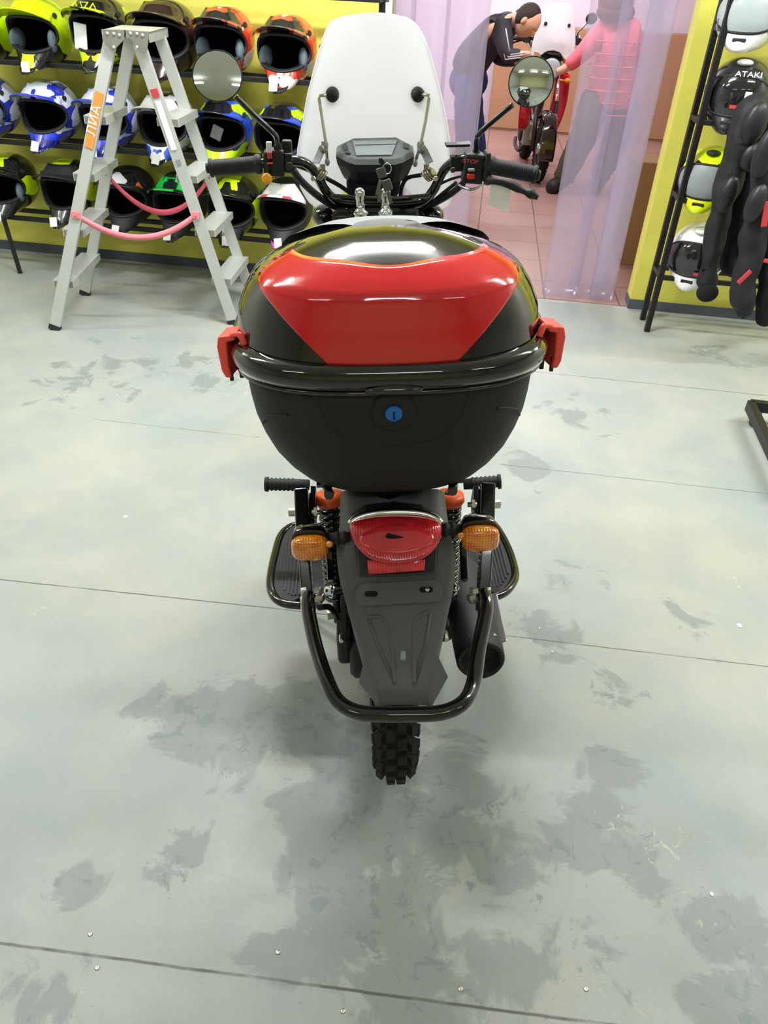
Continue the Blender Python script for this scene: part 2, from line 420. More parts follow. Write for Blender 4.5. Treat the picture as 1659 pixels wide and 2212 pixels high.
    L(math_('SUBTRACT', noise(60, 5), math_('MULTIPLY', sm, 3)), bp.inputs['Height']); L(bp.outputs[0], b.inputs['Normal'])
    M['floor'] = mt
floor_material()
def tile_material():
    mt = bpy.data.materials.new('tiles'); mt.use_nodes = True; nt = mt.node_tree; b = nt.nodes['Principled BSDF']; L = nt.links.new
    geo = nt.nodes.new('ShaderNodeNewGeometry'); mp = nt.nodes.new('ShaderNodeMapping'); L(geo.outputs['Position'], mp.inputs[0]); mp.inputs['Rotation'].default_value = (0, 0, .1)
    br = nt.nodes.new('ShaderNodeTexBrick'); br.offset = 0; br.inputs['Scale'].default_value = 1; br.inputs['Brick Width'].default_value = .42; br.inputs['Row Height'].default_value = .42
    br.inputs['Mortar Size'].default_value = .005; br.inputs['Color1'].default_value = lin((150, 116, 108)); br.inputs['Color2'].default_value = lin((142, 108, 102)); br.inputs['Mortar'].default_value = lin((92, 70, 64))
    L(mp.outputs[0], br.inputs['Vector']); L(br.outputs['Color'], b.inputs['Base Color']); b.inputs['Roughness'].default_value = .4
    M['tiles'] = mt
tile_material()
mat('lilac_wall', (222, 208, 222), .8)

# ------------------------------------------------------------------ room shell
sL = onwall(848, 0, 0)[0]; pr = WZ(1356, 662, 0); sR = (pr-WO).dot(WE)
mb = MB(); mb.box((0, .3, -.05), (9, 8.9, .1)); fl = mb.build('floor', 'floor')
struct(fl)
# cut floor along the wall by ending the tile floor just above it beyond the threshold
mb = MB()
a, b_, c, d = wl(-5, -.02, 0), wl(5, -.02, 0), wl(5, -7.4, 0), wl(-5, -7.4, 0)
mb.prism([a, b_, c, d], (0, 0, .004)); struct(mb.build('floor_tiled', 'tiles'))
HT, DH = 3.0, 2.25
def wallpiece(name, s0, s1, z0, z1, mt, th=.14, off=0, bev=0):
    mb = MB(); p = [wl(s0, off, z0), wl(s1, off, z0), wl(s1, off-th, z0), wl(s0, off-th, z0)]
    mb.prism(p, (0, 0, z1-z0)); return struct(mb.build(name, mt, bevel=bev))
wallpiece('wall_back', -4.6, sL, 0, HT, 'yellow_wall')
wallpiece('wall_back_right', sR, 4.6, 0, HT, 'yellow_wall')
wallpiece('wall_back_lintel', sL, sR, DH, HT, 'yellow_wall')
wallpiece('baseboard_back', -4.6, sL, 0, .052, 'skirt_grey', .012, .010)
wallpiece('baseboard_right', sR+.0, 4.6, 0, .052, 'skirt_grey', .012, .010)
wallpiece('baseboard_jamb', sR-.006, sR, 0, .052, 'skirt_grey', .14, .01)
wallpiece('trim_1', sL-.035, sL, .052, DH, 'white', .01, .008)
for nm, c, dd, mt in (('wall_left', (-4.2, .3, 1.5), (.1, 9.4, 3.0), 'off_white_wall'), ('wall_right', (4.2, .3, 1.5), (.1, 9.4, 3.0), 'off_white_wall'),
                      ('wall_front', (0, -4.0, 1.5), (8.4, .1, 3.0), 'pale_yellow_wall'), ('ceiling', (0, .55, 3.05), (8.6, 9.3, .1), 'ceiling_white')):
    struct(MB().box(c, dd).build(nm, mt))
# the neighbouring room
wallpiece('wall_far', -4.6, 4.6, 0, 3.0, 'lilac_wall', .1, -6.9)
for nm, s_ in (('wall_far_left', -2.6), ('wall_far_right', 3.6)):
    mb = MB(); mb.prism([wl(s_, -.14, 0), wl(s_+.1, -.14, 0), wl(s_+.1, -7, 0), wl(s_, -7, 0)], (0, 0, 3)); struct(mb.build(nm, 'lilac_wall'))
mb = MB(); mb.prism([wl(-2.6, -.14, 2.9), wl(3.7, -.14, 2.9), wl(3.7, -7, 2.9), wl(-2.6, -7, 2.9)], (0, 0, .1)); struct(mb.build('ceiling_far', 'ceiling_white'))
# ------------------------------------------------------------------ lamps (fixture and its light)
def emis(name, col, st):
    mt = bpy.data.materials.new(name); mt.use_nodes = True; nt = mt.node_tree; nt.nodes.clear()
    o = nt.nodes.new('ShaderNodeOutputMaterial'); e = nt.nodes.new('ShaderNodeEmission'); e.inputs[0].default_value = lin(col); e.inputs[1].default_value = st
    nt.links.new(e.outputs[0], o.inputs[0]); M[name] = mt
emis('led', (250, 252, 255), 9)
def lamp_(i, x, y, z, pw, room):
    t = thing('ceiling_light', 'slim white linear lamp on the ceiling of the %s' % room, 'ceiling light', (x, y, z), 'linear lamps on the ceiling of the %s' % room)
    MB().box((0, 0, .03), (1.24, .16, .04)).build('housing', 'white', t); MB().box((0, 0, .004), (1.2, .12, .012)).build('diffuser', 'led', t)
    ld = bpy.data.lights.new('lamp', 'AREA'); ld.shape = 'RECTANGLE'; ld.size = 1.2; ld.size_y = .12; ld.energy = pw; ld.color = (.97, .985, 1) if room == 'shop' else (1, .97, 1)
    lo = bpy.data.objects.new('light', ld); COL.objects.link(lo); lo.parent = t; lo.location = (0, 0, -.012)
    l2 = ld.copy(); l2.energy = pw*.25; q = bpy.data.objects.new('light', l2); COL.objects.link(q); q.parent = t; q.location = (0, 0, .06); q.rotation_euler = (PI, 0, 0)  # second light added facing up to brighten the ceiling
for i, (x, y, z, pw) in enumerate(LAMPS): lamp_(i, x, y, z, pw, 'shop')
for i, (x, y, z, pw) in enumerate(ROOM_LAMPS): lamp_(i, x, y, z, pw, 'next room')
# ------------------------------------------------------------------ motorcycle
MC = Matrix.Translation((.045, 1.146, 0)) @ Matrix.Rotation(.07, 4, 'Z') @ Matrix.Rotation(-.06, 4, 'Y')
MCI = MC.inverted()
def B(x, y, Y): return MCI @ W(x, y, Y)
def selli(a, b, n, cx, cy, z, k=64):
    out = []
    for j in range(k):
        t = 2*PI*j/k; c, s_ = math.cos(t), math.sin(t)
        out.append(Vector((cx+a*math.copysign(abs(c)**(2/n), c), cy+b*math.copysign(abs(s_)**(2/n), s_), z)))
    return out
def sp(a, b, n, cx, cy, z, t):
    c, s_ = math.cos(t), math.sin(t)
    return Vector((cx+a*math.copysign(abs(c)**(2/n), c), cy+b*math.copysign(abs(s_)**(2/n), s_), z))
def wheel(parent, y, r, tw, steer=None):
    """knobby wheel; returns parts"""
    T = steer or (lambda p: p)
    mb = MB(); R_ = r-tw*.5-.008
    def tor(u, v):
        a = 2*PI*u; b = 2*PI*v
        rr = R_ + math.cos(b)*tw*.5; x = math.sin(b)*tw*.47
        return T(Vector((x, y+rr*math.cos(a), r+rr*math.sin(a))))
    mb.grid(tor, 72, 16, cu=True, cv=True)
    for i in range(38):
        a = 2*PI*i/38
        for (xo, dr, w_, tilt, ph) in ((-.013, 0, .020, 0, 0), (.013, 0, .020, 0, .5), (-.037, -.012, .018, .7, .5), (.037, -.012, .018, -.7, 0), (-.047, -.03, .012, 1.2, 0), (.047, -.03, .012, -1.2, .5)):
            aa = a + ph*2*PI/38; rr = r-.006+dr
            e1 = Vector((0, math.cos(aa), math.sin(aa))); e2 = Vector((0, -math.sin(aa), math.cos(aa)))
            ex = Vector((1, 0, 0))
            n_ = (e1*math.cos(tilt) - ex*math.sin(tilt)); s_ = (ex*math.cos(tilt) + e1*math.sin(tilt))
            Rm = Matrix((s_, e2, n_)).transposed()
            c = Vector((xo*tw/.1, y, r)) + e1*rr
            o = len(mb.v); mb.box(c, (w_*tw/.1, .024, .016), 0, Rm)
            for q in range(o, len(mb.v)): mb.v[q] = tuple(T(Vector(mb.v[q])))
    ty = mb.build('tyre', 'tyre', parent)
    mb = MB(); ri = R_-tw*.42
    mb.lathe([(-.03, ri+.012), (-.026, ri), (0, ri-.012), (.026, ri), (.03, ri+.012), (.02, ri+.012), (0, ri+.002), (-.02, ri+.012), (-.03, ri+.012)], (0, y, r), (1, 0, 0), 48)
    mb.v = [tuple(T(Vector(v))) for v in mb.v]; mb.build('wheel_rim', 'steel_black', ty)
    mb = MB(); mb.lathe([(-.06, .012), (-.05, .045), (-.03, .05), (.03, .05), (.05, .045), (.06, .012)], (0, y, r), (1, 0, 0), 24)
    for i in range(24):
        a = 2*PI*i/24; b_ = a+(.35 if i % 2 else -.35); sx = -.03 if i % 4 < 2 else .03
        mb.tube([(sx, y+.045*math.cos(b_), r+.045*math.sin(b_)), (0, y+ri*math.cos(a), r+ri*math.sin(a))], .0017, 5)
    mb.v = [tuple(T(Vector(v))) for v in mb.v]; mb.build('hub', 'zinc', ty)
    return ty
BF = 1.19  # front axle, bike coordinates
def bar_parts(P, red=False):
    k = 'paint_black'
    # handlebar -------------------------------------------------
    Y = 1.86
    pts = [B(452, 362, 1.79), B(575, 353, 1.81), B(632, 347, 1.83), B(662, 354, 1.85), B(684, 378, 1.87), B(702, 410, 1.885), B(728, 434, 1.895), B(760, 440, 1.90), B(822, 442, 1.90),
           B(885, 440, 1.90), B(915, 434, 1.895), B(938, 408, 1.885), B(956, 372, 1.87), B(980, 350, 1.85), B(1010, 345, 1.83), B(1060, 357, 1.81), B(1152, 376, 1.79)]
    hb = MB().tube(spline(pts, 6), .0112, 14).build('handlebar', k, P)
    MB().tube([B(704, 408, 1.885)+Vector((0, 0, .0)), B(720, 424, 1.875), B(775, 428, 1.87), B(860, 429, 1.87), B(925, 423, 1.875), B(938, 406, 1.885)], .006, 10).build('crossbar', k, hb)
    for (g0, g1, sg) in ((B(452, 363, 1.79), B(566, 354, 1.81), 1), (B(1160, 378, 1.79), B(1052, 357, 1.81), -1)):
        d = (g1-g0); L_ = d.length; prof = [(0, .0175), (.002, .0195), (.008, .0195), (.0085, .0172)]
        n = 20
        for i in range(n): t0 = .012+(L_-.03)*i/n; prof += [(t0, .0166), (t0+.001, .0174), (t0+(L_-.03)/n-.001, .0174)]
        prof += [(L_-.016, .018), (L_-.012, .021), (L_-.004, .021), (L_, .016)]
        gr = MB().lathe(prof, g0, d, 24).build('grip', 'rubber', hb)
        MB().lathe([(-.008, .004), (-.007, .010), (0, .012)], g0, d, 16).build('bar_end', 'black_plastic', hb)
    # left switch housing
    a = B(600, 350, 1.82); Rz = Matrix.Rotation(.06, 3, 'Y')
    sh = MB().box(a, (.032, .046, .056), 0, Rz).box(B(577, 356, 1.815), (.012, .05, .062), 0, Rz).build('switch_housing', 'black_plastic', P, bevel=.006)
    MB().box(B(581, 318, 1.80), (.012, .012, .022), 0, Rz).build('switch_tab', 'white', sh, bevel=.002)
    MB().box(B(582, 336, 1.79), (.010, .006, .012)).box(B(583, 353, 1.785), (.014, .006, .003)).build('switch_button', 'label_red', sh, bevel=.001)
    c = B(577, 386, 1.79); MB().lathe([(0, .011), (.010, .011), (.013, .007)], c, (0, -1, .3), 20).build('horn_button', 'amber', sh)
    cl = MB().box(B(620, 318, 1.83), (.022, .022, .030), 0, Rz).build('mirror_clamp', 'black_plastic', P, bevel=.004)
    MB().box(B(624, 350, 1.82), (.016, .034, .040), 0, Rz).cyl(B(625, 360, 1.79), B(625, 360, 1.80), .009).build('clamp_bracket', 'black_plastic', cl, bevel=.002)
    # right switch housing
    sh = MB().box(B(1022, 362, 1.825), (.046, .046, .062), 0, Matrix.Rotation(.1, 3, 'Y')).build('switch_housing', 'dash_grey' if 0 else 'black_plastic', P, bevel=.006)
    MB().box(B(1049, 358, 1.815), (.010, .05, .060), 0, Matrix.Rotation(.1, 3, 'Y')).build('throttle_collar', 'black_plastic', sh, bevel=.004)
    MB().box(B(1017, 381, 1.79), (.016, .010, .010)).build('starter_button', 'button_red', sh, bevel=.002)
    MB().box(B(1018, 367, 1.79), (.014, .010, .006)).build('light_slider', 'mid_grey', sh, bevel=.002)
    mt_ = Matrix(frame(B(1017, 349, 1.797), (1, 0, -.1), (0, .45, .9)))
    text_mesh('switch_marking', 'STOP', .011, .0004, 'label_red', sh, mt_, 1.3)
    rs = MB().box(B(994, 322, 1.86), (.048, .032, .026), 0, Matrix.Rotation(-.06, 3, 'Y')).build('brake_reservoir', 'clear_bag', P, bevel=.003)
    MB().box(B(988, 312, 1.86), (.054, .036, .006)).build('reservoir_cap', 'black_plastic', rs, bevel=.002)
    MB().bolt(B(985, 340, 1.83), (0, -1, .4), .006).bolt(B(978, 368, 1.81), (0, -1, .3), .006).box(B(985, 352, 1.84), (.026, .03, .03)).build('reservoir_clamp', 'steel_black', rs)
    # brake lever and its chrome cable end
    lv = spline([B(1052, 392, 1.80), B(1066, 390, 1.775), B(1100, 398, 1.765), B(1128, 412, 1.76), B(1146, 418, 1.758), B(1162, 427, 1.755)], 6)
    mb = MB(); n = len(lv); mb.tube(lv, [.0085+.0025*math.sin(i/n*18)*(1 if i > n*.5 else .3) for i in range(n)], 12)
    for q in range(len(mb.v)): pass
    L_ = mb.build('brake_lever', 'black_plastic', P)
    MB().tube(spline([B(990, 400, 1.83), B(1010, 408, 1.80), B(1025, 409, 1.795), B(1040, 402, 1.795), B(1048, 390, 1.80)], 6), .0035, 8).build('cable_end', 'chrome', L_)
    # cables and hoses
    def cab(pix, r=.0045, m='black_plastic', nm='cable'):
        MB().tube(spline([B(*q) for q in pix], 8), r, 8).build(nm, m, P)
    cab([(632, 366, 1.815), (650, 390, 1.83), (680, 418, 1.86), (712, 440, 1.90), (740, 452, 1.93)], .0085)
    cab([(640, 356, 1.84), (676, 372, 1.87), (690, 398, 1.88), (716, 428, 1.91), (742, 448, 1.93)], .006)
    cab([(703, 384, 1.90), (735, 402, 1.92), (760, 420, 1.93), (775, 432, 1.94)], .005)
    cab([(1008, 376, 1.82), (1000, 396, 1.83), (975, 418, 1.86), (940, 438, 1.90), (905, 452, 1.93)], .0075)
    cab([(985, 395, 1.84), (960, 415, 1.87), (930, 438, 1.9), (900, 450, 1.93)], .0045)
    cab([(1040, 392, 1.81), (1015, 380, 1.83), (980, 385, 1.86), (945, 402, 1.88), (925, 425, 1.9)], .003)
    cab([(865, 432, 1.95), (868, 405, 1.95), (880, 385, 1.95), (910, 378, 1.94)], .005)
    cab([(752, 432, 1.93), (790, 436, 1.92), (850, 437, 1.92), (895, 440, 1.93)], .006)
    for (x, s_) in ((689, 1), (929, -1)):
        mb = MB()
        for i in range(4): mb.lathe([(-.0025, .0145), (.0025, .0145)], B(x+s_*(i*5-7), 377+i*2-3, 1.872), (B(x+s_*8, 385, 1.875)-B(x-s_*8, 370, 1.87)), 14)
        mb.bolt(B(x-s_*12, 386, 1.85), (0, -1, .2), .006).bolt(B(x-s_*2, 368, 1.85), (s_, 0, .6), .005).box(B(x+s_*8, 366, 1.87), (.012, .01, .022))
        mb.build('pipe_clamp', 'brass', P)
    # mirrors
    for (cx, cy, rx, ry, st, Yv, nrm) in ((470, 165, 54, 57, [(508, 208), (548, 248), (588, 285), (597, 298), (600, 322)], 1.74, Vector((.02, -1, .33))),
                                       (1147, 177, 49, 57, [(1108, 226), (1072, 256), (1036, 288), (1030, 300), (1028, 335)], 1.76, Vector((-.12, -1, .03)))):
        c = B(cx, cy, Yv); n_ = (MCI.to_3x3() @ nrm).normalized()
        ex = (B(cx+rx, cy, Yv)-c); ey = (B(cx, cy-ry, Yv)-c); ex = ex-n_*ex.dot(n_)*0; a_ = ex.length; b_ = ey.length
        ex = (ex-n_*ex.dot(n_)).normalized(); ey = n_.cross(ex); ey = ey if ey.z > 0 else -ey
        b_ = b_/max(.5, abs(ey.normalized().dot(Vector((0, 0, 1)))))**.5
        def ring(s_, dn, k=48): return [c+ex*(a_*s_*math.cos(2*PI*j/k))+ey*(b_*s_*math.sin(2*PI*j/k))+n_*dn for j in range(k)]
        P_ = MB().rings([ring(.01, -.022), ring(.5, -.02), ring(.85, -.012), ring(.98, 0), ring(1, .003), ring(.985, .005), ring(.955, .004)], cap=False).build('mirror', 'black_plastic', P)
        conv = .012 if cx > 800 else .003
        g = MB().rings([ring(max(.001, q/12*.96), .0035+conv*(1-(q/12)**2)) for q in range(0, 13)], cap=False).build('mirror_glass', 'mirror', P_, fix=True)
        pts = [B(x, y, Yv+.0+.07*(i/4)) for i, (x, y) in enumerate(st)]
        MB().tube(spline(pts, 6), .0058, 10).build('mirror_stem', 'paint_black', P_)
        MB().lathe([(0, .010), (.02, .009), (.024, .006)], pts[-1]-Vector((0, 0, .012)), (0, 0, 1), 6, 0, False).build('mirror_nut', 'steel_black', P_)
    # windscreen ---------------------------------------------------
    out = [(28, 822, 800), (31, 765, 852), (37, 733, 876), (46, 715, 893), (60, 706, 905), (80, 698, 916), (110, 689, 928), (150, 678, 939), (200, 665, 952), (260, 654, 965), (320, 643, 974), (350, 641, 977), (380, 643, 978), (405, 649, 978), (425, 659, 976), (438, 668, 972), (446, 678, 966), (451, 690, 956)]
    notch = [(386, 812, 812), (392, 775, 850), (400, 760, 866), (412, 746, 880), (425, 736, 892), (438, 722, 908), (446, 708, 924), (451, 692, 953)]
    xc = 808
    def scr(px, py):
        Yv = 2.03 - .07*((px-xc)/165.)**2 - .03*(1-(py-28)/420.)
        return B(px, py, Yv)
    ol = [(a, b) for a, b, c in out]; orr = [(a, c) for a, b, c in out]; nl = [(a, b) for a, b, c in notch]; nr = [(a, c) for a, b, c in notch]
    rows = [28, 29, 31, 34, 37, 41, 46, 53, 60, 70, 80, 95, 110, 130, 150, 175, 200, 230, 260, 290, 320, 335, 350, 365, 380, 386, 389, 392, 400, 405, 412, 418, 425, 431, 438, 442, 446, 449, 451]
    mb = MB()
    def gl(u, v):
        y = rows[round(u*(len(rows)-1))]; xo = lerp(ol, y) if y > 29 else (815-30*(y-28)); xi = 812 if y < 386 else lerp(nl, y); return scr(xo+(xi-xo)*v, y)
    def gr_(u, v):
        y = rows[round(u*(len(rows)-1))]; xo = lerp(orr, y) if y > 29 else (815+20*(y-28)); xi = 812 if y < 386 else lerp(nr, y); return scr(xo+(xi-xo)*v, y)
    mb.grid(gl, len(rows), 14); mb.grid(gr_, len(rows), 14)
    ws = mb.build('windscreen', 'windscreen', P, solid=.003, off=0)
    for s_, pts, kx, jy in ((-1, [(716, 204, 1.985), (700, 206, 1.955), (690, 207, 1.95), (689, 214, 1.95), (697, 262, 1.935), (704, 310, 1.92), (707, 350, 1.915)], 718, (712, 343)), (1, [(900, 204, 1.985), (918, 205, 1.955), (927, 206, 1.95), (927, 214, 1.95), (919, 262, 1.935), (909, 310, 1.92), (897, 352, 1.915)], 902, (893, 345))):
        rod = MB().tube([B(*q) for q in pts], .0036, 8).build('screen_rod', 'brass', P)
        c = B(kx, 203, 1.99)
        MB().lathe([(-.028, .004), (-.026, .012), (-.01, .016), (0, .016), (.012, .010)], c, (0, 1, .1), 16).build('screen_knob', 'black_plastic', rod)
        x0 = 702 if s_ < 0 else 908
        MB().beam(B(x0, 308, 1.93), B(x0-s_*-1*2, 330, 1.92), .016, .018, (1, 0, 0)).build('rod_clamp', 'dash_grey', rod, bevel=.002)
        MB().bolt(B(x0+s_*8, 320, 1.915), (0, -1, .1), .007).build('clamp_bolt', 'brass', rod)
        MB().beam(B(x0+s_*6, 322, 1.93), B(x0+s_*20, 352, 1.90), .018, .003, (1, 0, .3)).build('clamp_arm', 'dash_grey', rod)
        MB().ball(B(pts[-1][0], pts[-1][1], 1.915), (.006, .006, .009)).build('rod_cap', 'dash_grey', rod)
    # instrument cluster -----------------------------------------
    face = [(728, 318), (762, 302), (858, 300), (892, 318), (893, 332), (868, 346), (852, 350), (768, 350), (752, 345), (727, 332)]
    Yf = lambda y: 1.905+(350-y)*.0016   # the face leans back
    def fp(x, y, d=0): return B(x, y, Yf(y)-d)
    fr = [fp(x, y) for x, y in face]; ctr = sum(fr, Vector())/len(fr)
    rings = []
    for sc, dz, dy in ((1.0, 0, 0), (1.03, -.006, 0), (1.0, -.022, .0), (.9, -.045, .01), (.82, -.06, .02)):
        rings.append([ctr+(p-ctr)*sc+Vector((0, dy, dz)) for p in fr])
    hs = MB().rings(rings, cap=True, smooth=False).build('instrument_cluster', 'black_plastic', P, bevel=.003)
    MB().rings([[ctr+(p-ctr)*1.0+Vector((0, -.002, .003)) for p in fr], [ctr+(p-ctr)*1.02+Vector((0, -.004, -.006)) for p in fr], [ctr+(p-ctr)*.95+Vector((0, -.003, .006)) for p in fr]][::1], cap=True, smooth=False).build("dash_bezel", 'dash_grey', hs, bevel=.002)
    lc = [(762, 312), (858, 310), (846, 342), (770, 343)]
    nf = Vector((0, -.004, .0075))
    MB().prism([fp(x, y)+nf for x, y in lc], (0, -.0006, .0015)).build('display', 'lcd', hs)
    MB().prism([fp(767, 321)+nf*1.3, fp(855, 319)+nf*1.3, fp(855, 320.5)+nf*1.3, fp(767, 322.5)+nf*1.3], (0, 0, .0005)).build('display_line', 'dash_grey', hs)
    for q in ([(738, 322), (748, 317), (752, 328), (745, 333)], [(870, 317), (884, 320), (884, 330), (872, 326)], [(744, 339), (752, 333), (759, 340)]):
        MB().prism([fp(x, y)+nf for x, y in q], (0, -.001, .002)).build('dash_button', 'grey_plastic', hs)
    mb = MB()
    def nk(x0, x1, y, Y): a = B(x0, y, Y); b = B(x1, y, Y); return [a, b, b+Vector((0, .08, 0)), a+Vector((0, .08, 0))]
    mb.rings([nk(755, 865, 372, 1.925), nk(748, 866, 395, 1.93), nk(750, 862, 418, 1.935), nk(762, 850, 436, 1.94)], cap=True, smooth=False)
    mb.build('cluster_bracket', 'black_plastic', P, bevel=.006)
    # chrome bolts at the yoke
    for x in (778, 832):
        q = MB().lathe([(-.01, .019), (.004, .019), (.010, .013), (.013, .0105), (.030, .0105), (.034, .012), (.050, .012), (.056, .008), (.058, .002)], B(x+1, 462, 1.84), (0, .12, 1), 18).build('handlebar_riser', 'chrome', P)
    MB().box(B(808, 476, 1.88), (.2, .06, .04)).box(B(808, 470, 1.9), (.13, .05, .05)).build('top_yoke', 'steel_black', P, bevel=.008)
    for x in (738, 890): MB().cyl(B(x, 472, 1.86), B(x, 452, 1.86), .016, 20).box(B(x-2, 470, 1.84), (.03, .03, .012)).build('fork_cap', 'steel_black', P, bevel=.002)
    # front turn signals
    for x, s_ in ((703, 1), (930, -1)):
        st = MB().tube([B(x, 465, 1.93), B(x+s_*40, 466, 1.93)], .009, 10).build('signal_stem', 'black_plastic', P)
        MB().lathe([(-.036, .004), (-.03, .018), (-.015, .026), (0, .028), (.004, .026)], B(x-s_*4, 466, 1.93), (0, 1, 0), 24).build('signal_housing', 'gloss_black', st)
        MB().lathe([(.003, .026), (.012, .022), (.016, .01)], B(x-s_*4, 466, 1.93), (0, 1, 0), 24).build('signal_lens', 'lens_orange', st)

def front_parts(P, fender, shield='gloss_black'):
    # fork, front wheel, fender, headlamp, leg shields, frame, engine, seat
    hx = 0; top = Vector((0, BF-.42, .93)); low = Vector((0, BF, .28))
    for s_ in (-1, 1):
        o = Vector((s_*.085, 0, 0))
        f_ = MB().cyl(top+o, top.lerp(low, .55)+o, .015).build('fork_tube', 'chrome', P)
        MB().cyl(top.lerp(low, .45)+o, low+o+Vector((0, 0, -.02)), .021).build('fork_leg', 'steel_black', f_)
    wheel(P, BF, .28, .08)
    def fn(u, v):
        a = math.radians(-10+150*u); x = (v-.5)*.13; r_ = .315-.6*x*x*8*.1
        return Vector((x, BF+r_*math.cos(a), .28+(r_-abs(x)*.25)*math.sin(a)))
    MB().grid(fn, 24, 9).build('front_fender', fender, P, solid=.003)
    MB().lathe([(-.09, .03), (-.07, .07), (-.02, .09), (.01, .092)], (0, BF-.34, .88), (0, 1, -.05), 32).build('headlamp_shell', 'gloss_black' if fender != 'red_gloss' else fender, P)
    MB().lathe([(.01, .088), (.02, .08), (.028, .05), (.03, .01)], (0, BF-.34, .88), (0, 1, -.05), 32).build('headlamp_glass', 'lcd', P)
    # frame backbone, engine, shields, seat, tank tunnel
    MB().tube(spline([(0, .76, .9), (0, .68, .72), (0, .55, .5), (0, .35, .42), (0, .1, .55), (0, -.05, .72)], 6), .03, 12).build('frame', 'paint_black', P)
    e = MB(); e.box((0, .42, .30), (.22, .34, .18)).lathe([(0, .07), (.03, .075), (.16, .06), (.18, .03)], (0, .56, .33), (0, 1, .12), 20)
    for i in range(8): e.box((0, .62+i*.014, .34), (.13, .006, .13))
    e.build('engine', 'alu_dirty', P, bevel=.012)
    for s_ in (-1, 1):
        MB().lathe([(0, .09), (.03, .085), (.045, .05)], (s_*.10, .40, .30), (s_, 0, 0), 28).build('engine_cover', 'steel_black', P)
        def lg(u, v): return Vector((s_*(.06+.12*u+.03*math.sin(v*PI)), .72-.05*v+.10*u-.12*v*v, .86-.52*v))
        MB().grid(lg, 8, 14).build('leg_shield', shield, P, solid=.003)
    # tank tunnel and seat
    def bdy(name, secs, mt):
        rr = [[Vector((x*0+w_*math.cos(2*PI*j/24), y, z+h_*math.sin(2*PI*j/24))) for j in range(24)] for (y, z, w_, h_) in secs for x in (0,)]
        return MB().rings(rr).build(name, mt, P, sub=1)
    bdy('fuel_tank', [(.28, .74, .07, .05), (.34, .76, .11, .08), (.48, .78, .12, .09), (.60, .80, .10, .08), (.66, .82, .06, .05)], shield)
    bdy('seat', [(-.08, .73, .08, .025), (-.05, .735, .11, .04), (.1, .74, .12, .045), (.22, .735, .11, .045), (.3, .75, .08, .04), (.33, .76, .05, .02)], 'cloth_black')
    MB().tube(spline([(.08, .52, .20), (.12, .45, .14), (.14, .25, .16), (.13, .1, .2)], 6), .018, 12).build('exhaust_pipe', 'steel_black', P)
    # chain case and swingarm
    for s_ in (-1, 1): MB().beam((s_*.075, .34, .32), (s_*.075, -.01, .28), .02, .035, (1, 0, 0)).build('swingarm', 'paint_black', P, bevel=.004)
    MB().beam((-.095, .36, .34), (-.095, -.05, .31), .03, .085, (1, 0, 0)).build('chain_case', 'black_plastic', P, bevel=.01)
    MB().lathe([(0, .012), (.03, .012)], (-.11, 0, .28), (1, 0, 0), 12).build('axle', 'zinc', P)
    sd = MB().tube([(-.11, .36, .22), (-.17, .36, .10), (-.21, .38, .012)], .009, 10).box((-.213, .385, .006), (.05, .05, .010)).build('side_stand', 'paint_black', P)

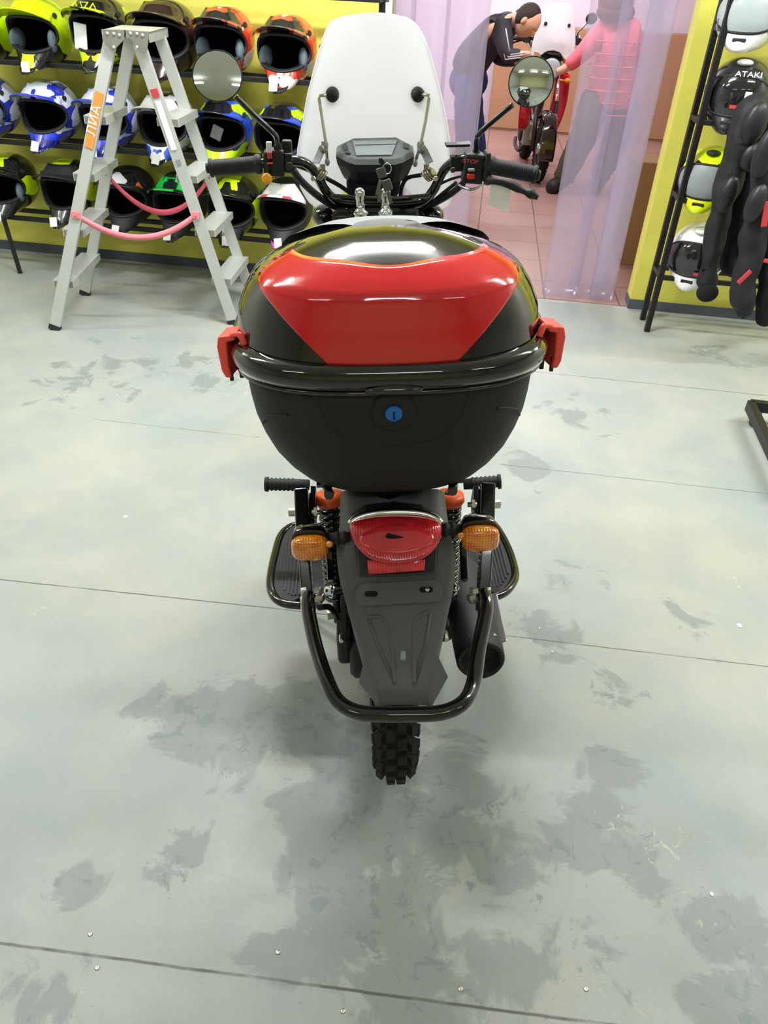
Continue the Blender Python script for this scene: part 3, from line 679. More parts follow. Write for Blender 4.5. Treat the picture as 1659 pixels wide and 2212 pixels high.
def rear_parts(P):
    # luggage rack under the box
    mb = MB()
    for x in (-.11, .11): mb.tube(spline([(x, .18, .755), (x, -.05, .758), (x*.9, -.14, .755)], 4), .008, 8)
    for y in (-.1, 0, .1): mb.box((0, y, .758), (.24, .03, .006))
    mb.build('luggage_rack', 'paint_black', P)
    # side plates carrying the rear guard
    for s_, x0, x1, ya, yb in ((-1, 652, 668, 1062, 1330), (1, 1052, 1042, 1050, 1322)):
        a = B(x0+8*s_*-1*0, ya, 1.16); b = B(x1, yb, .99); m_ = B((x0+x1)/2-2*s_*-1, (ya+yb)/2, 1.06)
        sp_ = MB().beam(a, m_, .026, .040, (1, 0, 0)).beam(m_, b, .020, .040, (1, 0, 0)).cyl(b+Vector((-.006, 0, 0)), b+Vector((.006, 0, 0)), .020, 24)
        sp_ = sp_.build('guard_bracket', 'paint_black', P, bevel=.003)
        q = B(x0-s_*-1*6, 1100, 1.15)
        MB().beam(B(x0+s_*-26, 1065, 1.18), B(x0+s_*-22, 1150, 1.10), .012, .05, (1, 0, 0)).build('frame_plate', 'paint_black', P, bevel=.002)
        yy = 1106 if s_ < 0 else 1089
        MB().bolt(B(x0+s_*14, yy, 1.14), (s_, 0, 0), .008, .012).build('bolt', 'zinc', P)
        MB().cyl(B(x0+s_*-22, yy+1, 1.11), B(x0+s_*-42, yy+1, 1.11), .0045).lathe([(0, .009), (.006, .009)], B(x0+s_*-26, yy+1, 1.11), (-s_, 0, 0), 6, 0, False).build('bolt', 'zinc', P)
        for (dx, y) in ((6, 1277), (7, 1296)): MB().bolt(B(x1+s_*dx, y, 1.0), (s_, -.2, 0), .0075, .009).build('bolt', 'zinc', P)
        for (dx, y) in ((-14, 1276), (-16, 1295), (-20, 1290)): MB().bolt(B(x1+s_*dx, y, .985), (-s_, -.5, .3), .0075, .010).build('bolt', 'zinc', P)
    # shock absorbers
    for x in (712, 971):
        t = B(x, 1062, 1.19); b = B(x+(3 if x < 800 else -3), 1200, 1.165); b = Vector((t.x, .03, .34)) if 0 else Vector(((t.x*.98), .01, .34))
        d = b-t; n = 16; pts = []
        e1 = Vector((1, 0, 0)); e2 = d.normalized().cross(e1)
        for i in range(n*14+1):
            a = 2*PI*i/14; pts.append(t+d*(.07+.75*i/(n*14))+(e1*math.cos(a)+e2*math.sin(a))*.021)
        s_ = MB().tube(pts, .0045, 8).build('shock_spring', 'gloss_black', P)
        MB().cyl(t, b, .009).build('shock_rod', 'steel_black', s_)
        MB().lathe([(-.006, .014), (-.004, .027), (.008, .029), (.016, .024)], t+Vector((0, -.004, -.008)), d, 28).build('shock_cap', 'orange_cap', s_)
    # mudguard: upper hump then plate holder tongue
    def G(x, y):   # surface depth of the tongue
        return B(x, y, lerp([(1060, 1.10), (1110, 1.05), (1180, .99), (1240, .965), (1300, .94), (1420, .885), (1525, .83)], y))
    n_ = Vector((0, -.5, .85))
    mb = MB()
    prof = [(1058, 738, 752, 945, 958), (1085, 736, 752, 945, 962), (1130, 735, 755, 948, 968), (1180, 728, 748, 962, 980), (1210, 730, 745, 966, 984), (1243, 735, 743, 971, 982), (1290, 748, 754, 966, 974), (1330, 759, 764, 957, 965), (1380, 772, 779, 948, 955), (1430, 786, 795, 936, 944), (1480, 801, 812, 923, 931), (1524, 816, 826, 922, 932)]
    rows_ = []
    for (y, a, b, c, d) in prof:
        cx = (b+c)/2; row = [G(a, y)-n_*.03, G(a, y)-n_*.012, G(b, y)]
        for k in range(1, 12):
            x = b+(c-b)*k/12; row.append(G(x, y)+n_*(.004*math.sin(PI*k/12)))
        row += [G(c, y), G(d, y)-n_*.012, G(d, y)-n_*.03]; rows_.append(row)
    L_ = len(rows_[0]); vs = [p for r in rows_ for p in r]
    mb.add(vs, [(i*L_+j, i*L_+j+1, (i+1)*L_+j+1, (i+1)*L_+j) for i in range(len(rows_)-1) for j in range(L_-1)])
    # flared tip
    tip = [(785, 1420), (777, 1474), (818, 1524), (868, 1528), (932, 1523), (966, 1462), (947, 1420)]
    mb.prism([G(*q)-n_*.006 for q in ((790, 1412), (777, 1474), (818, 1525), (838, 1500))], n_*.004)
    mb.prism([G(*q)-n_*.006 for q in ((943, 1412), (966, 1462), (932, 1524), (908, 1500))], n_*.004)
    mb.build('mudguard', 'grey_plastic', P, solid=.004, off=0)
    # ridges pressed in the tongue
    mg = []
    for s_ in (-1, 1):
        cx = 866
        if s_ < 0: pth = [(795, 1334), (822, 1334), (834, 1350), (846, 1400), (853, 1478)]; pth2 = [(795, 1334), (815, 1390), (853, 1478)]
        else: pth = [(930, 1322), (904, 1332), (894, 1350), (893, 1400), (896, 1478)]; pth2 = [(930, 1322), (920, 1390), (896, 1478)]
        MB().tube(spline([G(*q)+n_*.003 for q in pth], 6), .0045, 8).tube([G(*q)+n_*.003 for q in pth2], .0036, 8).build('pressed_rib', 'grey_plastic', P)
    MB().prism([G(865, 1409)+n_*.002, G(876, 1409)+n_*.002, G(877, 1430)+n_*.002, G(864, 1430)+n_*.002], n_*.010).build('guard_stud', 'dash_grey', P, bevel=.002)
    # plate bracket: bone-shaped plate with two slots
    pl = []
    def rr(x0, y0, x1, y1, r, k=8):
        o = []
        for (cx, cy, a0) in ((x1-r, y0+r, -90), (x1-r, y1-r, 0), (x0+r, y1-r, 90), (x0+r, y0+r, 180)):
            for i in range(k+1): a = math.radians(a0+90*i/k); o.append((cx+r*math.cos(a), cy+r*math.sin(a)))
        return o
    poly = rr(768, 1258, 956, 1308, 24)
    poly = [(x, y - (x-862)*.055 + (7*math.exp(-((x-862)/22)**2) if y < 1283 else -7*math.exp(-((x-862)/22)**2)*0)) for x, y in poly]
    pb = MB().prism([B(x, y, .94-(y-1283)*.0006) for x, y in poly], n_*.010).build('plate_bracket', 'grey_plastic', P, bevel=.003)
    for x, y in ((802, 1287), (920, 1278)):
        s_ = rr(x-14, y-6, x+14, y+6, 6); MB().prism([B(a, b, .937-(b-1283)*.0006)+n_*.010 for a, b in s_], n_*.0006).build('slot', 'dark_foam', pb)
    MB().bolt(B(922, 1278, .935)+n_*.009, n_, .004, .004).build('slot_bolt', 'chrome', pb)
    # tail lamp
    def T_(x, y, d=0): return B(x, y, .985-(y-1160)*.0007)+Vector((0, -d, d*.45))
    def lens(pts, d0, d1, nm, mt, par, sub=0, c=None):
        c = c or (sum(p[0] for p in pts)/len(pts), sum(p[1] for p in pts)/len(pts))
        base = spline([Vector((x, y, 0)) for x, y in pts], 6, True); rg = []
        for sc, dd in ((1, d0), (1, d0+(d1-d0)*.45), (.95, d0+(d1-d0)*.8), (.8, d1*.98), (.5, d1), (.02, d1)):
            rg.append([T_(c[0]+(p.x-c[0])*sc, c[1]+(p.y-c[1])*sc, dd) for p in base])
        return MB().rings(rg, cap=False).build(nm, mt, par)
    lp = [(755, 1133), (762, 1121), (800, 1110), (850, 1106), (905, 1109), (943, 1120), (951, 1134), (946, 1162), (925, 1190), (895, 1204), (845, 1209), (800, 1200), (776, 1180), (760, 1155)]
    hp = [(758, 1120), (790, 1100), (850, 1092), (915, 1100), (948, 1120), (946, 1190), (942, 1235), (860, 1240), (772, 1242), (768, 1190)]
    tl = MB().rings([[T_(x, y, -.06) for x, y in hp], [T_(x, y, .010) for x, y in hp], [T_(853+(x-853)*.97, 1170+(y-1170)*.97, .016) for x, y in hp]], smooth=False).build('tail_lamp', 'steel_black', P, bevel=.003)
    lens(lp, .012, .034, 'tail_lens', 'lens_red', tl)
    lens([(788, 1140), (850, 1122), (920, 1136), (932, 1160), (900, 1178), (850, 1184), (800, 1176), (778, 1160)], .031, .037, 'inner_lens', 'lens_red_clear', tl)
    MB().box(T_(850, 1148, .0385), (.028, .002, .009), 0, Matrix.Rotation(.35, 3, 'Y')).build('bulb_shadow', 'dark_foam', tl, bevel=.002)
    MB().tube(spline([T_(756, 1130, .014), T_(768, 1117, .016), T_(800, 1106, .018), T_(850, 1101, .020), T_(905, 1104, .018), T_(938, 1115, .016), T_(951, 1129, .014)], 8), [.002]+[.0068]*47+[.002], 10).build('chrome_trim', 'chrome', tl)
    MB().prism([T_(793, 1202, .020), T_(796, 1233, .018), T_(914, 1224, .018), T_(916, 1200, .020)], Vector((0, -.004, .002))).build('reflector', 'lens_red', tl, bevel=.001)
    MB().bolt(T_(783, 1180, .020), (0, -1, .4), .0035, .002).bolt(T_(929, 1170, .020), (0, -1, .4), .0035, .002).build('lens_screw', 'chrome', tl)
    # rear turn signals
    for (x, y, xs, s_) in ((670, 1180, 752, 1), (1036, 1160, 955, -1)):
        Yv = .985
        st = MB().lathe([(0, .010), (.006, .010), (.007, .012), (.012, .012), (.013, .010), (.018, .010), (.019, .012), (.024, .012), (.025, .010), (.05, .009)], B(xs-s_*-4, y-18+(0 if s_ > 0 else 2), Yv+.02), (B(x, y-16, Yv+.02)-B(xs, y-18, Yv+.02)), 16).build('signal_arm', 'rubber', P)
        def sg(scx, scz, dd, dz=0, pw=3.2):
            c = B(x, y, Yv)+Vector((0, -dd, dd*.35+dz)); o = []
            for j in range(32):
                a = 2*PI*j/32; ca, sa = math.cos(a), math.sin(a)
                o.append(c+Vector((.030*scx*math.copysign(abs(ca)**(2/pw), ca), .012*sa*0, .024*scz*math.copysign(abs(sa)**(2/pw), sa))))
            return o
        MB().rings([sg(.35, .3, -.06, .006), sg(.75, .75, -.05, .012), sg(.95, .98, -.028, .011), sg(1, 1.02, 0, .006)], cap=True).build('signal_housing', 'gloss_black', st)
        MB().rings([sg(1, 1, -.004), sg(1.02, 1.02, .004), sg(.98, .98, .016), sg(.85, .85, .022), sg(.5, .5, .025), sg(.02, .02, .026)], cap=False).build('signal_lens', 'lens_orange', st)
        MB().lathe([(0, .003), (.008, .006), (.01, .002)], B(x+s_*42, y-12+(4 if s_ > 0 else 6), Yv-.015), (0, -1, .3), 10).build('signal_tab', 'lens_orange', st)
    # rear guard bar
    pts = [B(668, 1282, 1.0), B(666, 1300, .985), B(668, 1330, .96), B(683, 1400, .90), B(706, 1470, .84), B(730, 1515, .805), B(770, 1538, .785), B(822, 1543, .78), B(880, 1543, .78),
           B(950, 1540, .785), B(998, 1520, .80), B(1022, 1478, .84), B(1034, 1400, .90), B(1048, 1330, .955), B(1050, 1300, .98), B(1044, 1280, 1.0)]
    MB().tube(spline(pts, 7), .0125, 18).build('rear_guard_bar', 'paint_black', P)
    # exhaust
    ax0 = B(1038, 1424, 1.03); ax1 = B(1000, 1235, 1.32); d = (ax1-ax0).normalized()
    ex = MB().lathe([(.02, .030), (-.002, .036), (-.008, .043), (-.002, .047), (.02, .048), (.1, .05), (.25, .048), (.32, .034), (.36, .02)], ax0, d, 36).build('exhaust', 'black_plastic', P)
    MB().lathe([(.021, .0), (.0205, .030)], ax0, d, 24).build('exhaust_mouth', 'dark_foam', ex)
    MB().beam(B(1076, 1392, 1.07), B(1056, 1290, 1.25), .040, .004, (1, 0, .5)).build('heat_shield', 'chrome', ex, bevel=.002)
    MB().bolt(B(1066, 1375, 1.06), (.8, -.5, .6), .006, .004).build('shield_screw', 'zinc', ex)
    # footboards with guard tubes, pegs
    for s_ in (-1, 1):
        if s_ < 0: px_ = [(650, 1135), (628, 1138), (606, 1158), (593, 1200), (585, 1240), (584, 1270), (594, 1292), (616, 1304), (650, 1308)]
        else: px_ = [(1050, 1125), (1064, 1130), (1080, 1150), (1098, 1185), (1110, 1220), (1113, 1246), (1103, 1268), (1084, 1284), (1050, 1296)]
        zz = .30; pw = [MCI @ WZ(x, y, zz) for x, y in px_]
        fb = MB().tube(spline(pw, 6), .0095, 12).build('footboard_guard', 'paint_black', P)
        inn = [MCI @ WZ(x-s_*9, y, zz) for x, y in px_[1:-1]]; inn = [MCI @ WZ(px_[0][0], px_[0][1]+8, zz)] + inn + [MCI @ WZ(px_[-1][0], px_[-1][1]-14, zz)]
        inn = [p+Vector((0, 0, -.006)) for p in spline(inn, 4)]
        far = -s_*.06
        ext = inn + [inn[-1]+Vector((far, 0, 0)), inn[0]+Vector((far, 0, 0))]
        f2 = MB().prism(ext, (0, 0, .012)).build('footboard', 'rubber', P, bevel=.002)
        mb = MB(); c = sum(inn, Vector())/len(inn)
        y0 = min(p.y for p in inn)+.02; y1 = max(p.y for p in inn)-.03
        xo = max(abs(p.x) for p in inn)-.012
        for i in range(9):
            x = s_*(xo-i*.008); k = .045*max(0, 1-i/4)**1.5
            mb.box((x, (y0+y1)/2, inn[0].z+.0135), (.0035, (y1-y0)-2*k, .003))
        mb.build('tread_rib', 'black_plastic', f2)
        pk = [B(572, 1046, 1.42), B(640, 1047, 1.42)] if s_ < 0 else [B(1083, 1040, 1.42), B(1030, 1044, 1.42)]
        dd = pk[1]-pk[0]; L_ = dd.length; prof = [(0, .008), (.001, .0165), (.008, .017), (.009, .013)]
        for i in range(6): q = .012+i*.0095; prof += [(q, .0125), (q+.003, .0155), (q+.007, .0135)]
        prof += [(L_, .013), (L_+.03, .012)]
        MB().lathe(prof, pk[0], dd, 20).build('foot_peg', 'rubber', P)
    # mounting tubes and small fittings
    MB().tube(spline([B(690, 1312, 1.03), B(712, 1312, 1.06), B(726, 1330, 1.10)], 5), .006, 8).build('brake_link', 'steel_black', P)
    MB().lathe([(0, .004), (.004, .009), (.012, .009), (.013, .013), (.018, .013), (.02, .008), (.05, .006)], B(700, 1276, 1.05), (1, 0, 0), 12).build('acorn_nut', 'chrome', P)
    MB().bolt(B(722, 1326, 1.09), (-1, -.2, 0), .010, .014).build('nut', 'zinc', P)
    MB().bolt(B(738, 1372, 1.03), (0, -1, .2), .005, .02).build('bolt', 'zinc', P)
    MB().bolt(B(962, 1365, 1.03), (0, -1, 0), .005, .02).build('bolt', 'zinc', P)
    MB().lathe([(0, .007), (.012, .007), (.016, .002)], B(980, 1264, 1.03), (.2, -1, .1), 12).build('acorn_nut', 'chrome', P)
    MB().box(B(738, 1355, 1.08), (.018, .02, .06)).beam(B(742, 1290, 1.1), B(744, 1370, 1.06), .012, .012).build('brake_arm', 'steel_black', P, bevel=.002)
    MB().box(B(962, 1355, 1.08), (.014, .02, .03)).build('rod_clip', 'steel_black', P, bevel=.002)
    for s_, x in ((-1, 712), (1, 1000)): MB().beam(B(x, 1170, 1.12), B(x+3, 1255, 1.06), .012, .02, (1, 0, 0)).build('shock_stay', 'paint_black', P, bevel=.002)
    MB().lathe([(-.055, .06), (-.045, .07), (.0, .07)], (-.03, 0, .28), (1, 0, 0), 28).build('brake_drum', 'steel_black', P)

def box_parts(P):
    CY = .01; Zr = .975
    secs = [(.226, .180, .958), (.226, .179, .93), (.224, .177, .90), (.220, .174, .87), (.211, .171, .84), (.198, .166, .81), (.180, .16, .785), (.160, .153, .766), (.138, .142, .754), (.12, .13, .75)]
    K = 128
    rg = [selli(a, b, 3.0, 0, CY, z, K) for a, b, z in secs]
    # shallow pressed arch around the lock and the corner folds
    tb = MB().rings(rg).build('top_box', 'box_shell', P); tb.location = (.004, 0, 0)
    # rim
    rimp = [(.236, .188, Zr-.016), (.245, .197, Zr-.014), (.2475, .2, Zr-.006), (.2475, .2, Zr+.004), (.244, .197, Zr+.013), (.238, .191, Zr+.018), (.228, .18, Zr+.019)]
    MB().rings([selli(a, b, 2.9, 0, CY, z, K) for a, b, z in rimp], cap=False).build('box_rim', 'gloss_black', tb)
    MB().rings([selli(a, b, 2.9, 0, CY, z, K) for a, b, z in [(.22, .176, Zr-.015), (.240, .193, Zr-.018), (.242, .195, Zr-.0225), (.238, .19, Zr-.026), (.222, .178, Zr-.024)]], cap=False).build('box_seal_lip', 'gloss_black', tb)
    # lid
    side = [(0, 1.0), (.03, .985), (.055, .93), (.075, .865), (.09, .77), (.103, .635), (.113, .49), (.120, .36), (.124, .25), (.126, .14), (.127, 0)]
    rear = [(0, .965), (.02, .94), (.04, .905), (.058, .885), (.073, .872), (.082, .845), (.092, .76), (.103, .64), (.113, .48), (.121, .32), (.125, .16), (.127, 0)]
    front = [(0, 1.0), (.03, .94), (.06, .82), (.085, .68), (.105, .53), (.118, .40), (.124, .3), (.126, .2), (.127, 0)]
    A_, B_ = .2345, .188
    zs = [0, .01, .02, .03, .04, .048, .055, .062, .068, .073, .077, .080, .083, .087, .091, .095, .099, .103, .107, .111, .114, .117, .119, .121, .1225, .124, .125, .126, .1265, .127]
    def wgt(t):
        c = math.sin(t); r_ = max(0, -c); f_ = max(0, c); r_ = r_**1.3; f_ = f_**1.3
        return r_, f_
    def lid(t, z, off=0):
        r_, f_ = wgt(t); s_ = lerp(side, z)*(1-r_-f_ if r_+f_ < 1 else 0)+lerp(rear, z)*r_+lerp(front, z)*f_
        p = sp(A_*s_, B_*s_, 2.6-.5*z/.127, 0, CY, Zr+.018+z*1.10, t)
        if off: c = Vector((0, CY, Zr-.02)); p = p+(p-c).normalized()*off
        return p
    MB().rings([[lid(2*PI*j/160, z) for j in range(160)] for z in zs[:-1]], cap=False).rings([[lid(2*PI*j/160, zs[-2]) for j in range(160)], [lid(2*PI*j/160, zs[-1]) for j in range(160)]], cap=False).build('box_lid', 'gloss_black', tb)
    # red shell over the rear of the lid, its edges running diagonally down to the rim
    def tz(px):  # find the angle on the lid at height z where x = px
        pass
    def ang_for(xv, z):   # rear side, bisect angle so that lid x equals xv
        lo, hi = -PI+.0001, -PI/2
        sgn = 1 if xv > 0 else -1; xv = abs(xv)
        lo, hi = -PI/2, 0
        for _ in range(40):
            m_ = (lo+hi)/2
            if lid(m_, z).x < xv: lo = m_
            else: hi = m_
        return (lo+hi)/2 if sgn > 0 else -PI-(lo+hi)/2
    zt = lambda: 0
    xe = [(0, .090), (.02, .114), (.04, .139), (.058, .162), (.073, .184), (.080, .188), (.087, .181), (.095, .165), (.104, .142), (.112, .12)]
    NZ, NU = 40, 80; vs = []
    for i in range(NZ):
        for j in range(NU):
            u = 2*j/(NU-1)-1
            ztop = .1055 + .001*u*u - .0012*math.cos(u*2*PI)
            z = ztop*i/(NZ-1)
            aR = ang_for(lerp(xe, z), z); half = aR+PI/2
            # even x spacing
            xv = lerp(xe, z)*u
            vs.append(lid(-PI/2 if abs(xv) < 1e-4 else ang_for(xv, z), z, .0022))
    MB().add(vs, [(i*NU+j, i*NU+j+1, (i+1)*NU+j+1, (i+1)*NU+j) for i in range(NZ-1) for j in range(NU-1)]).build('red_lid_panel', 'red_gloss', tb, solid=.002, off=0, label='glossy red lid panel')
    # raised grey edge round the front of the lid
    def arc(u, v):
        t = PI*.10+PI*.80*u; z = .1255-.050*v*(1-.35*math.cos(t)**2); return lid(t, z, -.002+.010*min(1, 4*v, 4*(1-v))**.5)
    MB().grid(arc, 60, 17).build('grey_lid_edge', 'mid_grey', tb)
    # side clips
    for s_ in (-1, 1):
        c = Vector((s_*.247+.003, -.052, Zr-.002)); R = Matrix.Rotation(s_*.20, 3, 'Z')
        mb = MB()
        pr_ = [(-.004, -.040), (.006, -.040), (.011, -.028), (.013, .010), (.009, .026), (-.016, .030), (-.018, .022), (-.003, .018), (-.002, -.02)]
        poly = [c + R @ Vector((s_*a, -.021, b)) for a, b in pr_]
        ex = R @ Vector((0, .042, 0)); mb.prism(poly, ex)
        cp = mb.build('side_clip', 'clip_red', tb, bevel=.003)
        MB().tube(spline([c+R @ Vector((s_*-.012, -.018, .028)), c+R @ Vector((s_*-.028, -.026, .034)), c+R @ Vector((s_*-.036, -.030, .020))], 5), [.004]*5+[.005]*6, 8).build('clip_hook', 'clip_red', cp)
        MB().box(c+R @ Vector((s_*-.001, -.012, -.036)), (.005, .006, .022)).box(c+R @ Vector((s_*-.018, -.012, -.034)), (.006, .006, .014)).build('clip_pin', 'black_plastic', cp)
    # latch bump and lock
    MB().ball((0, CY-.197, Zr-.013), (.042, .010, .008)).build('latch_lip', 'gloss_black', tb)
    lc = Vector((0, CY-.176, .918)); ax = Vector((0, -1, -.06))
    MB().lathe([(-.01, .034), (.004, .033), (.008, .026), (.008, .014)], lc, ax, 36).build('lock_escutcheon', 'box_shell', tb)
    MB().lathe([(.0, .0125), (.0105, .0125), (.012, .0105), (.0122, .0001)], lc, ax, 28).build('lock_barrel', 'blue_lock', tb)
    MB().box(lc+ax*.0122, (.0022, .001, .010)).cyl(lc+ax*.0118+Vector((0, 0, -.0065)), lc+ax*.013+Vector((0, 0, -.0065)), .0012, 8).build('key_slot', 'dark_foam', tb)
    # embossed arch on the rear wall
    def bs(x, z):
        for (a0, b0, z0), (a1, b1, z1) in zip(secs, secs[1:]):
            if z <= z0 and z >= z1:
                k = (z0-z)/(z0-z1); a = a0+(a1-a0)*k; b = b0+(b1-b0)*k
                return Vector((x, CY-b*max(0, 1-abs(x/a)**3.0)**(1/3.0), z))
        return Vector((x, CY-.17, z))
    arch = [bs(x, z)+Vector((0, .0012, 0)) for x, z in [(-.112, .945), (-.105, .915), (-.09, .885), (-.07, .868), (-.04, .858), (0, .855), (.04, .858), (.07, .868), (.09, .885), (.105, .915), (.112, .945)]]
    MB().tube(spline(arch, 6), .0028, 8).build('pressed_arch', 'box_shell', tb)
    for s_ in (-1, 1):
        pts = [bs(s_*x, z)+Vector((0, .001, 0)) for x, z in [(.155, .905), (.175, .898), (.192, .885), (.200, .868)]]
        MB().tube(spline(pts, 5), .003, 8).build('corner_fold', 'box_shell', tb)

moto = thing('motorcycle', 'black light motorcycle with a red-lidded top box, seen from behind', 'motorcycle')
moto.matrix_world = MC
bar_parts(moto); front_parts(moto, 'gloss_black'); wheel(moto, 0, .28, .078); rear_parts(moto); box_parts(moto)
# keys hanging from the ignition, paper tag hanging from the lever
kr = thing('key_ring', 'small bunch of keys with black fobs hanging from the ignition under the dash', 'keys', W(828, 352, 1.86))
o = W(828, 352, 1.86)
def K_(x, y, Y=1.80): return W(x, y, Y)-o
MB().tube([K_(836+9*math.cos(a*PI/8), 364+12*math.sin(a*PI/8)) for a in range(16)], .0011, 6, closed=True).build('ring', 'chrome', kr)
MB().prism([K_(818, 342), K_(824, 341), K_(834, 352), K_(826, 358), K_(818, 352)], (0, .006, 0)).build('ignition_key', 'black_plastic', kr, bevel=.001)
for (a, b, c, d) in (((821, 362), (827, 384), (822, 388), (814, 422)), ((833, 388), (840, 412), (838, 415), (845, 440))):
    f_ = MB().beam(K_(*a), K_(*b), .021, .006, (1, 0, 0)).build('fob', 'grey_plastic', kr, bevel=.004)
    MB().beam(K_(*c), K_(*d), .008, .0016, (1, 0, 0)).build('key_blade', 'brass', kr)
MB().beam(K_(824, 410), K_(818, 436), .007, .0016, (1, 0, 0)).build('key_blade', 'brass', kr)
pt = MB(); q = [W(1063, 385, 1.775), W(1106, 392, 1.775), W(1098, 459, 1.775), W(1053, 441, 1.775)]
pt.prism(q, (0, .0008, 0)); tag(pt.build('paper_tag', 'thin_paper', origin=q[0]), 'blank white paper tag hanging from the right brake lever', 'tag')
# ------------------------------------------------------------------ step ladder
def ladder():
    fFL, fBL, fFR, fBR = WZ(118, 712, 0), WZ(183, 637, 0), WZ(505, 700, 0), WZ(545, 642, 0)
    # tops of the four rails; the pairs meet under the platform
    tFL, tFR = W(238, 92, 3.50), W(300, 92, 3.50); tBL, tBR = W(283, 80, 3.80), W(345, 80, 3.80)
    O = (fFL+fBR)/2; O.z = 0
    t = thing('step_ladder', 'dusty aluminium double-sided step ladder standing before the helmet rack', 'ladder', O)
    L = lambda p: Vector(p)-O
    rails = {}
    for k, a, b in (('FL', fFL, tFL), ('FR', fFR, tFR), ('BL', fBL, tBL), ('BR', fBR, tBR)):
        d = (b-a).normalized(); a2 = a+d*.02
        rails[k] = (a, b); r_ = MB().beam(L(a2), L(b), .05, .022, (1, 0, -.1)).build('rail', 'alu', t, bevel=.002)
        MB().beam(L(a), L(a2+d*.006), .053, .026, (1, 0, -.1)).build('rubber_foot', 'rubber', r_, bevel=.002)
    at = lambda k, z: rails[k][0].lerp(rails[k][1], z/rails[k][1].z)
    for (kf, kb, s_) in (('FL', 'BL', -1), ('FR', 'BR', 1)):
        for z in (.225, .455, .69, .915):
            a, b = at(kf, z), at(kb, z); n = Vector((s_, 0, 0)); hw = .055
            a = a+(b-a).normalized()*.014; c = [a-n*.04, a+n*hw, b+n*hw, b-n*.04]
            c = [L(q) for q in c]
            tr = MB().prism(c, (0, 0, .004)).prism([c[1], c[1]-n*.003, c[2]-n*.003, c[2]], (0, 0, -.028)).prism([c[0], c[0]+n*.003, c[3]+n*.003, c[3]], (0, 0, -.028)).build('tread', 'alu', t)
            MB().box(sum((c[0], c[1]), Vector())/2+Vector((0, .003, -.014)), (.09, .006, .03)).build('tread_end', 'alu_dirty', tr, bevel=.001)
    z = 1.19
    p = [W(219, 66, 3.48), W(322, 68, 3.48), W(362, 60, 3.88), W(262, 56, 3.88)]; zz = (p[0].z+p[1].z)/2
    p = [Vector((q.x, q.y, zz)) for q in p]
    MB().prism([L(q) for q in p], (0, 0, -.006)).prism([L(p[1]), L(p[1])-Vector((.004, 0, 0)), L(p[2])-Vector((.004, 0, 0)), L(p[2])], (0, 0, -.035)).prism([L(p[0]), L(p[0])+Vector((.004, 0, 0)), L(p[3])+Vector((.004, 0, 0)), L(p[3])], (0, 0, -.035)).build('platform', 'alu', t)
    for q in ([(219, 63), (272, 64), (272, 82), (246, 108), (238, 108), (228, 96)], [(268, 64), (322, 68), (318, 104), (310, 114), (302, 112), (282, 84), (268, 82)]):
        hp = MB().prism([L(W(x, y, 3.465)) for x, y in q], (0, .006, 0)).build('hinge_plate', 'alu_dirty', t, bevel=.001)
        rv = MB(); cx = sum(a for a, b in q)/len(q)
        for (x, y) in ((cx-14, 72), (cx, 73), (cx+12, 76), (cx, 102)): rv.ball(L(W(x, y, 3.463)), (.006, .003, .006), n=10, k=6)
        rv.build('rivet', 'alu', hp)
    # straps joining the two sides
    for k1, k2, z, sag, mt in (('FL', 'FR', .53, .10, 'strap_pink_light'), ('BL', 'BR', .62, .17, 'strap_pink')):
        a, b = at(k1, z), at(k2, z-.0 if k1 == 'FL' else z); pts = [a.lerp(b, i/20)+Vector((0, -.014 if k1 == 'FL' else 0, -sag*4*(i/20)*(1-i/20))) for i in range(21)]
        mb = MB(); vs = [];
        for q in pts: vs += [L(q)+Vector((0, 0, .014)), L(q)-Vector((0, 0, .014))]
        mb.add(vs, [(2*i, 2*i+1, 2*i+3, 2*i+2) for i in range(20)])
        st = mb.build('strap', mt, t, solid=.002)
        for q in (pts[0], pts[-1]): MB().box(L(q)+Vector((0, -.004, 0)), (.035, .008, .028)).bolt(L(q)+Vector((0, -.008, 0)), (0, -1, 0), .006, .003).build('strap_end', mt, st, bevel=.002)
    def onrail(k, z0, z1, mt, wd, nm, dy=-.0135):
        a, b = at(k, z0), at(k, z1); return MB().beam(L(a)+Vector((0, dy, 0)), L(b)+Vector((0, dy, 0)), wd, .002, (1, 0, -.1)).build(nm, mt, t)
    lb = onrail('FL', .80, 1.01, 'label_orange', .034, 'orange_label')
    a, b = at('FL', .905), at('FL', 1.0); d = (b-a).normalized()
    fm = frame(L(a)+Vector((0, -.0155, 0)), d, (-1, 0, .2)); text_mesh('label_lettering', 'ЛИА', .052, .0004, 'white', lb, fm, 1.1)
    onrail('FR', 1.0, 1.03, 'label_red', .03, 'red_label'); onrail('FR', .80, .985, 'white', .024, 'white_label')
    onrail('FR', .74, .76, 'dash_grey', .02, 'small_label')
ladder()

# ------------------------------------------------------------------ helmets
def hshell(az_dir, chin=1.0):
    """point on the shell for a unit direction; front is -y"""
    d = az_dir; a, b, c = .122, .150, .128
    e = 2.3
    r = (abs(d.x/a)**e+abs(d.y/b)**e+abs(d.z/c)**e)**(-1/e); p = d*r
    az = math.atan2(d.x, -d.y); el = math.asin(max(-1, min(1, d.z)))
    g = math.exp(-(az/.66)**2)*max(0, min(1, (-el-.40)/.30))*max(0, min(1, (1.5+el)/.5))
    p += Vector((0, -.105, -.052))*g*chin; p.x *= 1-.18*g*chin
    side = math.exp(-((abs(az)-.9)/.5)**2)*max(0, min(1, (-el-.2)/.4)); p.x *= 1-.12*side*chin
    if p.z < -.125: p.z = -.125+(p.z+.125)*.15
    return p
PW, PU, PD = math.radians(60), math.radians(28), math.radians(24)
def hdir(phi, rho): return Vector((math.sin(rho)*math.cos(phi), -math.cos(rho), math.sin(rho)*math.sin(phi)))
